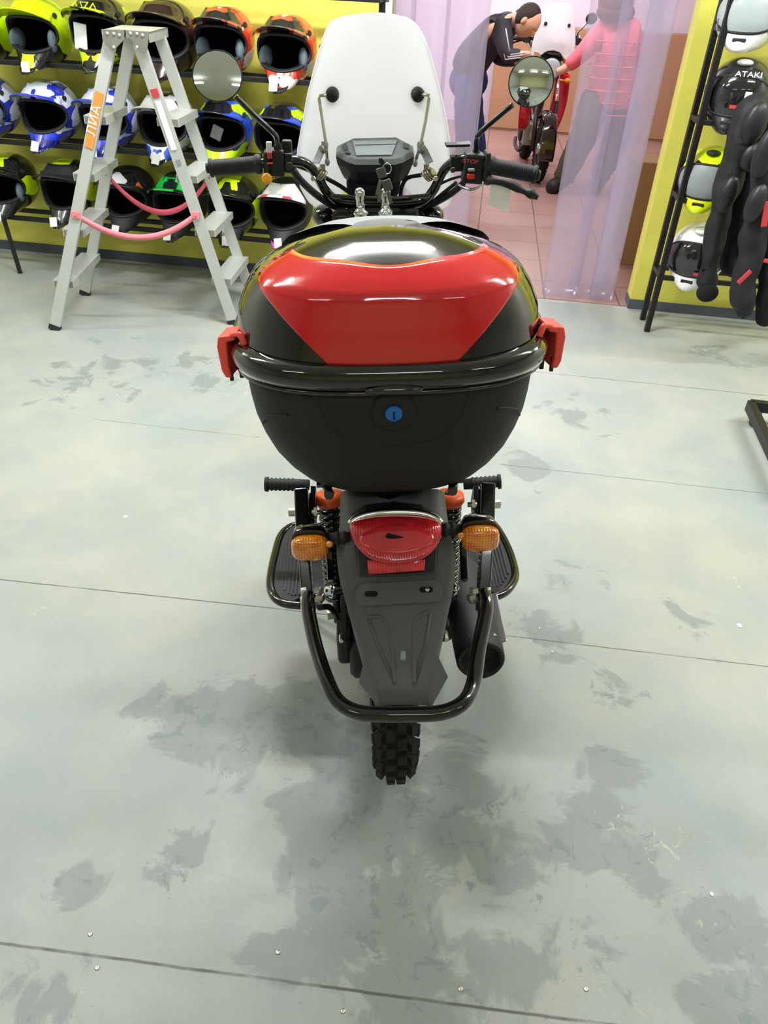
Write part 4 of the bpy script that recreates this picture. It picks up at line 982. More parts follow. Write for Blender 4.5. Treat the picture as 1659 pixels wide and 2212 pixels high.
def rho0(phi, k=1):
    h = PU if math.sin(phi) > 0 else PD; n = 2.6
    return k*(abs(math.cos(phi)/PW)**n+abs(math.sin(phi)/h)**n)**(-1/n)
TILT = Matrix.Rotation(math.radians(-4), 3, 'X')
def make_helmet(name, label, cat, shell, peak=None, chin_m='black_plastic', liner='dark_foam', pad='pad_grey', tagc=True, full=False, visor='visor_dark', trim='black_plastic', group=None, chin=1.0, bumps='x'):
    t = thing(name, label, cat, group=group)
    N, K = 64, 30
    def sh(u, v):
        phi = 2*PI*u; r_ = rho0(phi); rho = r_+(PI-.001-r_)*v; return hshell(hdir(phi, rho), chin)
    o = MB().grid(sh, N, K, cu=True).build('shell', shell, t)
    def inn(u, v):
        phi = 2*PI*u; r_ = rho0(phi)
        if v < .25:
            k = 1-.16*(v/.25); return hshell(hdir(phi, r_), chin)*k
        rho = r_+(PI-.001-r_)*((v-.25)/.75); p = hshell(hdir(phi, rho), 0)*.84; return p if v > .45 else p.lerp(hshell(hdir(phi, rho), chin)*.84, (.45-v)/.2)
    MB().grid(inn, 40, 16, cu=True).build('liner', liner, o)
    MB().tube([hshell(hdir(2*PI*i/48, rho0(2*PI*i/48)), chin)*1.0 for i in range(48)], .006, 8, closed=True).build('port_trim', trim, o)
    for s_ in (-1, 1):
        if pad: MB().ball((s_*.083, -.062, -.025), (.020, .045, .045), R=Matrix.Rotation(s_*.3, 3, 'Z'), n=14, k=8).build('cheek_pad', pad, t)
    if full:
        def vz(u, v):
            phi = 2*PI*u; rr = rho0(phi, 1.02)*v; return hshell(hdir(phi, rr+.0005), chin)*1.02
        MB().grid(vz, 48, 12, cu=True).build('visor', visor, t)
        for s_ in (-1, 1): MB().lathe([(0, .022), (.006, .02), (.009, .012)], (s_*.118, -.03, .012), (s_, -.1, 0), 18).build('visor_pivot', 'black_plastic', t)
        MB().box((0, -.165*chin**.2, -.085), (.05, .02, .014)).build('chin_vent', 'black_plastic', t, bevel=.004)
        MB().ball((0, -.085, .112), (.03, .035, .012)).build('top_vent', chin_m, t)
    else:
        pk = peak or shell
        def pf(u, v):
            s_ = 2*u-1; az = s_*1.0; el = .55-.14*abs(s_)**2
            base = hshell(Vector((math.sin(az)*math.cos(el), -math.cos(az)*math.cos(el), math.sin(el))), 0)*1.02
            back = hshell(Vector((math.sin(az*.8)*math.cos(1.0), -math.cos(az*.8)*math.cos(1.0), math.sin(1.0))), 0)*1.03
            tipp = base+Vector((s_*.012, -.085*(1-.55*s_*s_), .022-.030*s_*s_))
            if v < .35: return back.lerp(base, v/.35)+Vector((0, 0, .004))
            return base.lerp(tipp, (v-.35)/.65)+Vector((0, 0, .004+.006*math.sin((v-.35)/.65*PI)))
        MB().grid(pf, 21, 12).build('peak', pk, t, solid=.004, off=1)
        for s_ in (-1, 1): MB().lathe([(0, .011), (.005, .011)], hshell(Vector((s_*math.sin(1.15)*.85, -math.cos(1.15)*.85, .5)).normalized(), 0)*1.03, (s_, -.4, .4), 10).build('peak_screw', 'black_plastic', t)
        def cv(u, v):
            az = (u-.5)*.75*(1-.5*v); el = -.60-.45*v; return hshell(Vector((math.sin(az)*math.cos(el), -math.cos(az)*math.cos(el), math.sin(el))), chin)*1.012
        ch = MB().grid(cv, 9, 9).build('chin_vent', chin_m, t, solid=.003, off=1)
        mb = MB()
        for s_ in (-1, 0, 1):
            q = [cv(.5+s_*.25+dx, dv)*1.03 for dx, dv in ((-.05, .3), (.05, .3), (.03, .75), (-.03, .75))]; mb.add(q, [(0, 1, 2, 3)])
        mb.build('vent_slot', 'dark_foam', ch, solid=.002)
        if tagc:
            a = hshell(Vector((0, -math.cos(-.6), math.sin(-.6))), chin)*1.02
            MB().box(a+Vector((random.uniform(-.02, .02), -.004, .012)), (.036, .003, .044), 0, Matrix.Rotation(-.5, 3, 'X') @ Matrix.Rotation(random.uniform(-.2, .2), 3, 'Y')).build('paper_sticker', 'paper', t)
    return t
WALLROT = -AL
def place(t, x, y, off, yaw=0, pitch=.08, roll=0, sc=1):
    sc *= 1.09
    p = OW(x, y, off); t.location = p; t.scale = (sc, sc, sc)
    t.rotation_euler = Euler((pitch, roll, WALLROT+yaw), 'XYZ')
    return p
patmat('p_red', [(214, 46, 36), (240, 236, 232), (34, 32, 34), (228, 74, 48), (204, 44, 36)], 17, 1, ws=[3, 3, 1.5, 2, 2])
patmat('p_redpeak', [(36, 34, 34), (228, 80, 48), (232, 228, 224), (200, 60, 46)], 22, 4, ws=[4, 2, 1.3, 1])
patmat('p_blue', [(36, 52, 190), (44, 62, 214), (226, 232, 250), (24, 34, 120)], 20, 2, ws=[4, 3, 2, 1.2])
patmat('p_bluewhite', [(236, 238, 244), (60, 66, 96), (32, 76, 196), (22, 24, 30)], 16, 6, ws=[4, 1, 2, 1.2])
patmat('p_bluelime', [(28, 70, 200), (196, 240, 20), (20, 22, 34), (24, 92, 224)], 13, 3, ws=[3, 2, 1, 2])
patmat('p_blacklime', [(20, 20, 22), (206, 238, 10), (24, 24, 26), (60, 62, 64)], 12, 5, ws=[5, 1.6, 4, .7])
patmat('p_blackorange', [(22, 22, 24), (238, 96, 30), (232, 232, 230), (30, 30, 32)], 17, 8, ws=[5, 1.8, 1, 3])
patmat('p_blackgreen', [(22, 22, 24), (24, 208, 70), (200, 204, 204), (30, 30, 32)], 17, 9, ws=[5, 2, .8, 3])
patmat('p_whitegreen', [(240, 240, 240), (60, 190, 140), (216, 60, 90), (36, 36, 38)], 20, 11, ws=[5, 1.6, 1.2, 1])
patmat('p_limeshell', [(206, 238, 14), (198, 230, 10), (26, 28, 24)], 9, 12, ws=[6, 6, .7])
patmat('p_v', [(18, 20, 22), (16, 18, 20), (200, 236, 16), (30, 32, 34)], 18, 13, ws=[6, 4, 1.4, 1])
patmat('p_maroon', [(40, 22, 22), (44, 26, 26), (70, 58, 56)], 12, 14, ws=[6, 6, 1])
patmat('p_yellowrace', [(218, 236, 16), (24, 24, 24), (210, 230, 10), (120, 124, 120)], 11, 15, ws=[4, 3, 3, .6])
patmat('p_blackrace', [(30, 32, 34), (34, 36, 38), (90, 92, 92)], 13, 16, ws=[8, 6, 1])
patmat('p_whiterace', [(240, 240, 238), (236, 236, 234), (30, 30, 32)], 9, 17, ws=[8, 6, 1])
OFF = .23
patmat('p_yellowrace2', [(224, 240, 16), (24, 24, 24), (214, 234, 10)], 9, 21, ws=[5, 2, 4])
mx = 'motocross_helmet'; hc = 'helmet'
def H_(x, y, label, shell, **k):
    pl = {q: k.pop(q) for q in ('off', 'yaw', 'pitch', 'roll', 'sc') if q in k}; nm = k.pop('nm', mx)
    t = make_helmet(nm, label, hc, shell, **k); pl.setdefault('off', OFF); place(t, x, y, **pl); return t
# top row
H_(-38, 62, 'lime helmet at the left edge of the top row, mostly out of the picture', 'p_limeshell', chin_m='black_plastic')
h = H_(88, 68, 'lime yellow off-road helmet with black chin lettering, top row beside the ladder', 'p_limeshell', peak='lime')
text_mesh('chin_lettering', 'HIZER', .03, .0006, 'dark_foam', h, Matrix(frame(Vector((.082, -.148, -.083)), (.78, .62, .16), (0, 0, 1))), 1)
h = H_(222, 66, 'black off-road helmet with lime triangles and paper inside, behind the ladder top', 'p_v', chin_m='p_v', pad=None, tagc=False)
MB().box((-.045, -.125, -.01), (.055, .004, .10), 0, Matrix.Rotation(.15, 3, 'Y')).build('paper_sheet', 'paper', h)
mb = MB()
for i, x in enumerate((-.045, -.005, .035)):
    p3 = [Vector((x, -.168, .094)), Vector((x+.034, -.168, .094)), Vector((x+.017, -.150, .118 if i % 2 else .116))]
    if i == 1: p3 = [Vector((x, -.150, .118)), Vector((x+.034, -.150, .118)), Vector((x+.017, -.168, .094))]
    mb.tube(p3, .0035, 6, closed=True)
mb.build('triangle_mark', 'lime', h)
H_(362, 80, 'dark maroon helmet with a raised visor, between the ladder and the red helmets', 'p_maroon', nm='motocross_helmet', chin_m='maroon', pad=None, tagc=False, sc=1.08)
H_(487, 88, 'red, white and black off-road helmet right behind the left mirror, top row', 'p_red', peak='p_redpeak', chin_m='p_red')
H_(622, 106, 'red and white off-road helmet with a white sticker, just left of the windscreen', 'p_red', peak='p_redpeak', chin_m='black_plastic')
H_(760, 130, 'red helmet in the top row almost hidden by the windscreen', 'p_red', peak='p_redpeak')
# middle row
H_(-22, 228, 'blue and white helmet at the left edge of the middle row', 'p_blue')
H_(110, 240, 'blue and white off-road helmet with a red lining, middle row left of the ladder', 'p_blue', chin_m='p_blue', pad=None)
H_(238, 252, 'blue and white helmet seen through the left legs of the ladder', 'p_blue', chin_m='p_blue', pad=None)
H_(362, 266, 'white helmet with black and blue chin, behind the right front rail of the ladder', 'p_bluewhite', peak='white_gloss', chin_m='dark_foam', pad=None)
h = H_(488, 276, 'blue and lime helmet with clear wrapping inside, below the left mirror', 'p_bluelime', chin_m='lime', pad=None)
MB().box((-.01, -.10, .0), (.05, .01, .06), 0, Matrix.Rotation(.4, 3, 'Y')).build('clear_wrapping', 'clear_bag', h, bevel=.003)
H_(612, 288, 'blue and lime helmet behind the left handlebar, next to the windscreen', 'p_bluelime', chin_m='p_bluelime', pad=None)
# bottom row
H_(22, 392, 'black helmet with lime stripes at the left end of the bottom row', 'p_blacklime', pad='pad_grey')
H_(152, 404, 'black helmet with lime patch and white tag, bottom row left of the ladder', 'p_blacklime', peak='black_plastic', pad=None)
H_(280, 420, 'black and orange helmet seen between the legs of the ladder', 'black_plastic', peak='p_blackorange', pad=None)
H_(392, 432, 'black and green helmet behind the right leg of the ladder, bottom row', 'black_plastic', peak='p_blackgreen', pad=None)
H_(508, 442, 'black and lime helmet just right of the ladder, below the left grip', 'p_blacklime', peak='p_blacklime', pad=None)
H_(620, 446, 'white and green helmet with a bright pink chin, bottom row', 'black_plastic', peak='p_whitegreen', chin_m='magenta', pad=None)
for row, y in (('top', 130), ('middle', 300), ('bottom', 470)): pass

# ------------------------------------------------------------------ racks
def zat(x, y, off): return onwall(x, y, off)[2]
def left_rack():
    t = thing('helmet_rack', 'long black steel helmet rack with three visible tiers on the left wall', 'rack', wl(-1.5, .3, 0))
    O = t.location.copy(); L = lambda s_, off, z: wl(s_, off, z)-O
    sA, sB = -3.3, onwall(826, 5, .20)[0]
    z1 = zat(560, 172, .32); z2 = zat(560, 350, .32); z3 = zat(560, 518, .32)
    for z in (z1, z2, z3, z1+.34):
        for off in (.32, .16):
            MB().beam(L(sA, off, z), L(sB, off, z), .022, .022).build('bar', 'steel_black', t, bevel=.002)
        for s_ in (sA, -1.9, sB):
            MB().beam(L(s_, .05, z), L(s_, .33, z), .02, .02).build('bracket', 'steel_black', t, bevel=.002)
    sF = (WZ(27, 600, 0)-WO).dot(WE)
    for s_ in (sA, sB): MB().beam(L(s_, .20, 0), L(s_, .20, 2.0), .03, .03).build('post', 'steel_black', t, bevel=.002)
    MB().beam(L(sF, .40, 0), L(sF-.05, .36, z3), .012, .022).build('leg', 'steel_black', t)
    return z1, z2, z3
ZR = left_rack()
def right_rack():
    t = thing('helmet_rack', 'black steel rack with tall twin posts right of the curtained doorway', 'rack', WZ(1391, 702, 0))
    O = t.location.copy(); p0, p1 = WZ(1384, 690, 0), WZ(1400, 716, 0)
    s0, s1 = (p0-WO).dot(WE), (p1-WO).dot(WE); o0, o1 = (p0-WO).dot(WN), (p1-WO).dot(WN); s_ = (s0+s1)/2
    L = lambda a, off, z: wl(a, off, z)-O
    for off in (o0, o1): MB().beam(L(s_, off, 0), L(s_, off, 1.95), .026, .026).build('post', 'steel_black', t, bevel=.002)
    for off in (o0, o1): MB().beam(L(s_+1.5, off, 0), L(s_+1.5, off, 1.95), .026, .026).build('post', 'steel_black', t, bevel=.002)
    for y in (63, 268, 440, 612):
        z = zat(1570, y, o1)
        for off in (o0, o1): MB().beam(L(s_, off, z), L(s_+1.5, off, z), .022, .022).build('bar', 'steel_black', t, bevel=.002)
        MB().beam(L(s_, o0, z), L(s_, o1, z), .022, .022).build('bracket', 'steel_black', t, bevel=.002)
right_rack()
ff = dict(full=True, nm='full_face_helmet', chin=.45, yaw=-.35, off=.24, pitch=0)
H_(1622, 30, 'white helmet with a pale visor on the top shelf of the right rack', 'p_whiterace', chin_m='white_gloss', visor='lcd', **ff)
h = H_(1596, 205, 'glossy black full-face helmet with white lettering on the right rack', 'p_blackrace', chin_m='white_gloss', sc=1.06, **ff)
text_mesh('forehead_lettering', 'ATAKI', .028, .0006, 'white', h, Matrix(frame(Vector((.03, -.142, .078)), (1, .22, 0), (0, .5, .85))), 1.2)
MB().box((.03, -.158, -.028), (.07, .003, .012)).build('red_label', 'label_red', h); MB().box((.05, -.160, 0), (.024, .003, .05)).build('white_label', 'paper', h)
H_(1532, 385, 'yellow and black full-face helmet with a grey visor behind the right rack posts', 'p_yellowrace2', chin_m='black_plastic', visor='mid_grey', **ff)
h = H_(1508, 548, 'white full-face helmet with a dark visor on the lowest shelf of the right rack', 'p_whiterace', chin_m='white_gloss', sc=1.06, **ff)
MB().box((.05, -.158, -.045), (.06, .003, .011)).build('red_label', 'label_red', h)
# ------------------------------------------------------------------ body armour hanging from the right
def suit(label, chains, pads, reds=(), Y=3.55):
    o = W(*chains[0][0][:2], chains[0][0][2]); t = thing('body_armour', label, 'protective suit', o)
    for i, ch in enumerate(chains):
        js = [(W(a, b, Yv)-o, r) for (a, b, Yv, r) in ch]
        ob = skin('suit_limb', js, [(k, k+1) for k in range(len(js)-1)], 'armour' if i % 2 == 0 else 'cloth_black', t, sub=3)
        for v in ob.data.vertices:
            q = v.co; a_ = mnoise.noise(q*9+Vector((i, 0, 0))); b_ = mnoise.noise(Vector((q.x*25, q.y*25, q.z*12)))
            v.co = q+v.normal*(a_*.022+b_*.010)
    for (x, y, Yv, a, b, mt) in pads:
        MB().ball(W(x, y, Yv)-o, (a, .034, b), R=Matrix.Rotation(.1, 3, 'Y')).build('pad', mt, t)
    for (x0, y0, x1, y1, Yv, w_) in reds:
        MB().beam(W(x0, y0, Yv)-o, W(x1, y1, Yv)-o, w_, .008, (1, 0, .3)).build('red_piping', 'label_red', t, bevel=.003)
suit('black body armour suit with long padded sleeves, leftmost of those hanging at the right edge',
     [[(1640, 195, 3.6, .06), (1612, 260, 3.6, .065), (1588, 340, 3.6, .062), (1566, 420, 3.6, .055), (1548, 500, 3.6, .05), (1530, 575, 3.6, .045), (1525, 625, 3.6, .05)],
      [(1650, 230, 3.66, .07), (1632, 330, 3.66, .07), (1610, 430, 3.66, .06), (1588, 530, 3.66, .055), (1578, 600, 3.66, .05)]],
     [(1630, 268, 3.54, .05, .085, 'cup'), (1622, 340, 3.54, .045, .06, 'cup'), (1572, 420, 3.54, .04, .08, 'cup'), (1528, 632, 3.57, .052, .045, 'cloth_black')])
suit('black protective suit with red piping hanging at the very right edge',
     [[(1665, 300, 3.4, .06), (1650, 400, 3.4, .06), (1632, 500, 3.4, .06), (1612, 590, 3.4, .055), (1600, 660, 3.4, .05), (1612, 690, 3.4, .04)],
      [(1700, 300, 3.42, .08), (1685, 420, 3.42, .08), (1670, 560, 3.42, .07), (1660, 650, 3.42, .06), (1650, 705, 3.42, .045)]],
     [(1655, 330, 3.34, .045, .10, 'cup'), (1632, 440, 3.34, .04, .08, 'cup')],
     [(1657, 435, 1650, 490, 3.32, .025), (1622, 585, 1594, 612, 3.33, .02), (1659, 560, 1655, 568, 3.32, .03)])
# ------------------------------------------------------------------ dolly at the right edge
c0 = WZ(1622, 868, .09); t = thing('dolly', 'low black frame on castors at the right edge of the floor', 'dolly', (c0.x, c0.y, 0))
e = (WZ(1659, 945, .09)-c0).normalized()*-1
L = lambda x, y, z: Vector((x, y, z))
d1 = Vector((-e.x, -e.y, 0)).normalized(); d2 = Vector((-d1.y, d1.x, 0)); d2 = d2 if d2.x > 0 else -d2
mb = MB()
for a, b in ((L(0, 0, .075), d1*.6+L(0, 0, .075)), (L(0, 0, .075), d2*.5+L(0, 0, .075)), (d2*.5+L(0, 0, .075), d2*.5+d1*.6+L(0, 0, .075)), (d1*.6+L(0, 0, .075), d1*.6+d2*.5+L(0, 0, .075))): mb.beam(a, b, .045, .03)
mb.build('dolly_frame', 'steel_black', t, bevel=.003)
for p in (d1*.03+d2*.03, d1*.57+d2*.03, d1*.03+d2*.47, d1*.57+d2*.47):
    MB().cyl(p+L(-.012, 0, .026), p+L(.012, 0, .026), .026, 20).box(p+L(0, 0, .045), (.03, .02, .03)).build('castor', 'rubber', t)

# ------------------------------------------------------------------ strip curtain
def strip(x0, x1, zb, label, off, mt='pvc', ph=0):
    s0 = onwall(x0, 0, off)[0]; s1 = onwall(x1, 0, off)[0]; mb = MB(); O = wl((s0+s1)/2, off, zb)
    def f_(u, v): return wl(s0+(s1-s0)*u, off+.010*math.sin(u*PI)*(1)+.006*math.sin(v*5+ph), zb+(DH+.1-zb)*v)
    mb.grid(f_, 7, 16); o = mb.build('curtain_strip', mt, solid=.002, origin=O); tag(o, label, 'strip curtain', 'clear strips hanging in the doorway'); return o
strip(846, 900, .02, 'milky plastic strip hanging at the left jamb of the doorway', -.02, 'pvc_dense', 0)
strip(890, 975, .02, 'milky plastic strip second from the left jamb, beside the windscreen', -.035, 'pvc', 1)
strip(966, 1062, .02, 'milky plastic strip covering the back of the stooping man', -.02, 'pvc', 2)
strip(1277, 1372, .02, 'milky plastic strip over the back of the pink coat', -.02, 'pvc', 3)
strip(1345, 1440, .02, 'milky plastic strip overlapping the one over the pink coat', -.045, 'pvc', 4)
strip(1405, 1468, .02, 'milky plastic strip nearest the yellow right jamb', -.03, 'pvc_dense', 5)
tag(MB().prism([wl(sL+.01, -.012, DH-.03), wl(sR-.01, -.012, DH-.03), wl(sR-.01, -.06, DH-.03), wl(sL+.01, -.06, DH-.03)], (0, 0, .03)).build('curtain_rail', 'alu', origin=wl(sL, 0, DH)), 'metal rail over the doorway carrying the plastic strips', 'rail')
# ------------------------------------------------------------------ next room
def rm(name, label, cat, px, py, Y=None): p = WZ(px, py, 0) if Y is None else W(px, py, Y); p.z = 0; return thing(name, label, cat, p), p
# second motorcycle facing the viewer, its front wheel in the gap of the curtain
m2 = thing('motorcycle', 'black and red motorcycle with a white windscreen, facing us beyond the doorway', 'motorcycle')
bar_parts(m2); front_parts(m2, 'gloss_black', 'red_gloss')
fp_ = WZ(1158, 392, 0)
m2.matrix_world = Matrix.Translation((fp_.x, fp_.y, 0)) @ Matrix.Rotation(PI-.02, 4, 'Z') @ Matrix.Rotation(-.03, 4, 'Y') @ Matrix.Translation((0, -BF+.02, 0))
for s_ in (-1, 1): MB().tube([(s_*.08, BF-.36, .80), (s_*.15, BF-.36, .80)], .008, 8).ball((s_*.17, BF-.36, .80), (.03, .02, .022)).build('turn_signal', 'lens_orange', m2)
wheel(m2, 0, .28, .09)

def head(t, c, fwd, upv, hair, r=.1, nm='head'):
    """face with nose, brow, eyes, mouth, ears on an ovoid skull"""
    fwd = Vector(fwd).normalized(); upv = Vector(upv); upv = (upv-fwd*upv.dot(fwd)).normalized(); sd = fwd.cross(upv)
    R = Matrix((sd, fwd, upv)).transposed()
    def hp(u, v):
        a = 2*PI*u; e = -PI/2+PI*v; d = Vector((math.cos(e)*math.cos(a), math.cos(e)*math.sin(a), math.sin(e)))
        p = Vector((d.x*.076, d.y*.096, d.z*.118))
        if d.z < 0: p.x *= 1+.28*d.z; p.y *= 1+.12*d.z
        f_ = max(0, d.y)**4
        p.y += f_*(.022*math.exp(-((d.z+.12)/.16)**2)*math.exp(-(d.x/.16)**2)  # nose
                   + .006*math.exp(-((d.z-.22)/.1)**2) - .008*math.exp(-((d.z-.06)/.1)**2)*math.exp(-((abs(d.x)-.34)/.16)**2)
                   + .006*math.exp(-((d.z+.45)/.07)**2)*math.exp(-(d.x/.3)**2) + .008*math.exp(-((d.z+.85)/.12)**2))
        return Vector(c)+R @ p
    o = MB().grid(hp, 40, 32, cu=True)
    for s_ in (-1, 1): o.ball(Vector(c)+R @ Vector((s_*.076, -.008, -.01)), (.010, .020, .032), R=R, n=12, k=8)
    return o, R
# man stooping over the bike
mp = WZ(1022, 332, 0); mp = Vector((mp.x, 7.75, 0)); dM = 7.75
t = thing('person', 'man in a dark striped track jacket and jeans stooping over the motorcycle beyond the doorway', 'person', mp)
q = lambda x, y, Y=7.6: W(x, y, Y)-mp
HP = Vector((q(1016, 165).x, 0, .88)); 
def gnd(x, dy=0): v = q(x, 330, 7.75); return Vector((v.x, dy, .04))
J = dict(pel=q(1012, 165, 7.8), sp1=q(1015, 125, 7.75), sp2=q(1040, 75, 7.6), nk=q(1095, 48, 7.45), hdp=q(1130, 40, 7.4),
         lsh=q(1070, 62, 7.7), lel=q(1075, 128, 7.7), lwr=q(1118, 132, 7.5), lh=q(1140, 130, 7.45), rsh=q(1085, 66, 7.3), rel=q(1095, 122, 7.2), rwr=q(1128, 118, 7.15), rh=q(1148, 118, 7.15),
         lk=q(1022, 245, 7.9), la=gnd(1040, .15), lt=gnd(1052, .12), rk=q(1005, 245, 7.6), ra=gnd(1005, -.1), rt=gnd(1020, -.13))
def hips(J, RD, dx):
    for s_, a in ((-1, 'l'), (1, 'r')): J[a+'hp'] = J['pel'].lerp(J[a+'k'], .25)+dx*s_; RD[a+'hp'] = .1
J0_ = J
k = list(J)+['lhp', 'rhp']; ix = {n: i for i, n in enumerate(k)}
E_ = [('pel', 'sp1'), ('sp1', 'sp2'), ('sp2', 'nk'), ('nk', 'hdp'), ('sp2', 'lsh'), ('lsh', 'lel'), ('lel', 'lwr'), ('lwr', 'lh'), ('sp2', 'rsh'), ('rsh', 'rel'), ('rel', 'rwr'), ('rwr', 'rh'), ('pel', 'lhp'), ('lhp', 'lk'), ('lk', 'la'), ('la', 'lt'), ('pel', 'rhp'), ('rhp', 'rk'), ('rk', 'ra'), ('ra', 'rt')]
RD = dict(pel=.14, sp1=.14, sp2=.15, nk=.06, hdp=.06, lsh=.07, lel=.05, lwr=.03, lh=.03, rsh=.07, rel=.05, rwr=.03, rh=.03, lk=.07, la=.045, lt=.04, rk=.07, ra=.045, rt=.04)
hips(J, RD, Vector((0, -.07, 0)))
BR = lambda n: RD[n]*(.72 if n in ('pel', 'sp1', 'sp2', 'lhp', 'rhp', 'lsh', 'rsh') else 1)
def trousers(nm, mt, t, J, rh, rk, ra):
    mb = MB().ball(J['pel'].lerp((J['lhp']+J['rhp'])/2, .5), (rh*1.35, rh*1.2, rh*1.25))
    for s_ in 'lr':
        pts = spline([J['pel'].lerp(J[s_+'hp'], .4), J[s_+'hp'], J[s_+'k'], J[s_+'a']+Vector((0, 0, .03))], 8); n = len(pts)
        mb.tube(pts, [lerp([(0, rh*.9), (.33, rh*.95), (.66, rk), (1, ra)], i/(n-1))*(1+.04*math.sin(i*1.9)) for i in range(n)], 20)
    return mb.build(nm, mt, t)
def sub(nm, keys, mt, t, JJ, EE, RR, add=0., ext=None):
    ids = {n: i for i, n in enumerate(keys)}
    skin(nm, [(JJ[n], RR[n]*(1+add*3)+add*.1) for n in keys], [(ids[a], ids[b]) for a, b in EE if a in ids and b in ids], mt, t)
body = skin('body', [(J[n], BR(n)) for n in k], [(ix[a], ix[b]) for a, b in E_], 'skin', t)
sub('track_jacket', ['sp2', 'sp1', 'pel', 'lsh', 'lel', 'lwr', 'rsh', 'rel', 'rwr', 'nk'], 'jacket_black', t, J, E_, RD, .07)
trousers('jeans', 'jeans', t, J, .13, .098, .075)
sub('shoe', ['la', 'lt'], 'boot', t, J, E_, RD, .1); sub('shoe', ['ra', 'rt'], 'boot', t, J, E_, RD, .1)
hm, R_ = head(t, q(1140, 50, 7.35), (.55, -.45, -.6), (.6, 0, .75), 'hair_dark')
hm.build('head', 'skin', t)
MB().ball(q(1140, 50, 7.35)+R_ @ Vector((0, -.036, .026)), (.086, .098, .110), R=R_).build('hair', 'hair_dark', t)
MB().ball(q(1094, 55, 7.5), (.11, .11, .10)).build('jacket_hood', 'jacket_black', t)
for a, b in (('rsh', 'rel'), ('rel', 'rwr')):
    for dz in (-.018, 0, .018): MB().tube([J[a]+Vector((dz, -.075, dz)), J[b]+Vector((dz, -.06, dz))], .005, 6).build('sleeve_stripe', 'stripe_white', t)
for hn, s_ in (('lh', 1), ('rh', 1)):
    for i in range(5):
        b0 = J[hn]+Vector((.02, 0, .02-.012*i)); MB().tube([b0, b0+Vector((.035-.003*abs(i-1.5), -.01, -.004)), b0+Vector((.055-.005*abs(i-1.5), -.012, -.022))], [.009, .008, .006], 8).build('finger', 'skin', body)
# woman in a pink quilted coat, back to us
wp = WZ(1240, 398, 0); wp.y = 7.15
t = thing('person', 'person in a pink quilted coat, furry hood and camouflage trousers reaching for the handlebar', 'person', wp)
q = lambda x, y, Y=7.15: W(x, y, Y)-wp
f0 = WZ(1190, 402, 0)-wp
J = dict(pel=q(1320, 205), sp1=q(1325, 150), sp2=q(1328, 75), nk=q(1330, 35), hdp=q(1330, 15), lsh=q(1300, 70), lel=q(1262, 112, 7.1), lwr=q(1222, 148, 7.1), lh=q(1200, 158, 7.1), rsh=q(1362, 72), rel=q(1372, 130), rwr=q(1365, 170, 7.3), rh=q(1360, 190, 7.35),
         lk=q(1262, 290, 7.0), la=Vector((q(1215, 385).x, -.05, .09)), lt=Vector((q(1190, 392).x, -.12, .05)), rk=q(1330, 300, 7.2), ra=Vector((q(1300, 385).x, .1, .09)), rt=Vector((q(1285, 395).x, -.04, .05)))
RD = dict(pel=.16, sp1=.15, sp2=.16, nk=.07, hdp=.07, lsh=.08, lel=.05, lwr=.035, lh=.03, rsh=.08, rel=.055, rwr=.035, rh=.03, lk=.085, la=.05, lt=.045, rk=.085, ra=.05, rt=.045)
hips(J, RD, Vector((.08, 0, 0))); J['hem'] = J['pel']-Vector((0, 0, .13)); RD['hem'] = .17
k = [n for n in J if n != 'hem']; ix = {n: i for i, n in enumerate(k)}
body = skin('body', [(J[n], BR(n)) for n in k], [(ix[a], ix[b]) for a, b in E_], 'skin', t)
E2_ = E_+[('pel', 'hem')]
sub('quilted_coat', ['hem', 'sp2', 'sp1', 'pel', 'lsh', 'lel', 'lwr', 'rsh', 'rel', 'rwr', 'nk'], 'coat_pink', t, J, E2_, RD, .09)
trousers('camouflage_trousers', 'camo', t, J, .14, .115, .09)
for a, b, kn in (('la', 'lt', 'lk'), ('ra', 'rt', 'rk')):
    up_ = J[a].lerp(J[kn], .62); tz_ = J[b]+(J[b]-J[a])*.45; tz_.z = .05; skin('boot', [(up_, .082), (J[a], .075), (J[b], .07), (tz_, .055)], [(0, 1), (1, 2), (2, 3)], 'boot', t)
hm, R_ = head(t, q(1328, 2, 7.15), (-.5, .85, -.1), (0, 0, 1), None); hm.build('head', 'skin', t)
MB().ball(q(1331, 0, 7.12), (.135, .14, .155)).ball(q(1330, 26, 7.12), (.15, .13, .08)).build('fur_hood', 'hood_fur', t)
for i in range(5):
    b0 = J['lh']+Vector((-.02, 0, .02-.011*i)); MB().tube([b0, b0+Vector((-.035, .0, -.006)), b0+Vector((-.05, 0, -.025))], [.009, .008, .006], 8).build('finger', 'skin', body)
mb = MB()
for i in range(7):
    c = J['hem'].lerp(J['sp2'], i/6.5); n_ = 28; mb.tube([c+Vector((.205*math.cos(2*PI*j/n_), .195*math.sin(2*PI*j/n_), 0)) for j in range(n_)], .005, 8, closed=True)
mb.build('coat_seam', 'coat_pink', t)
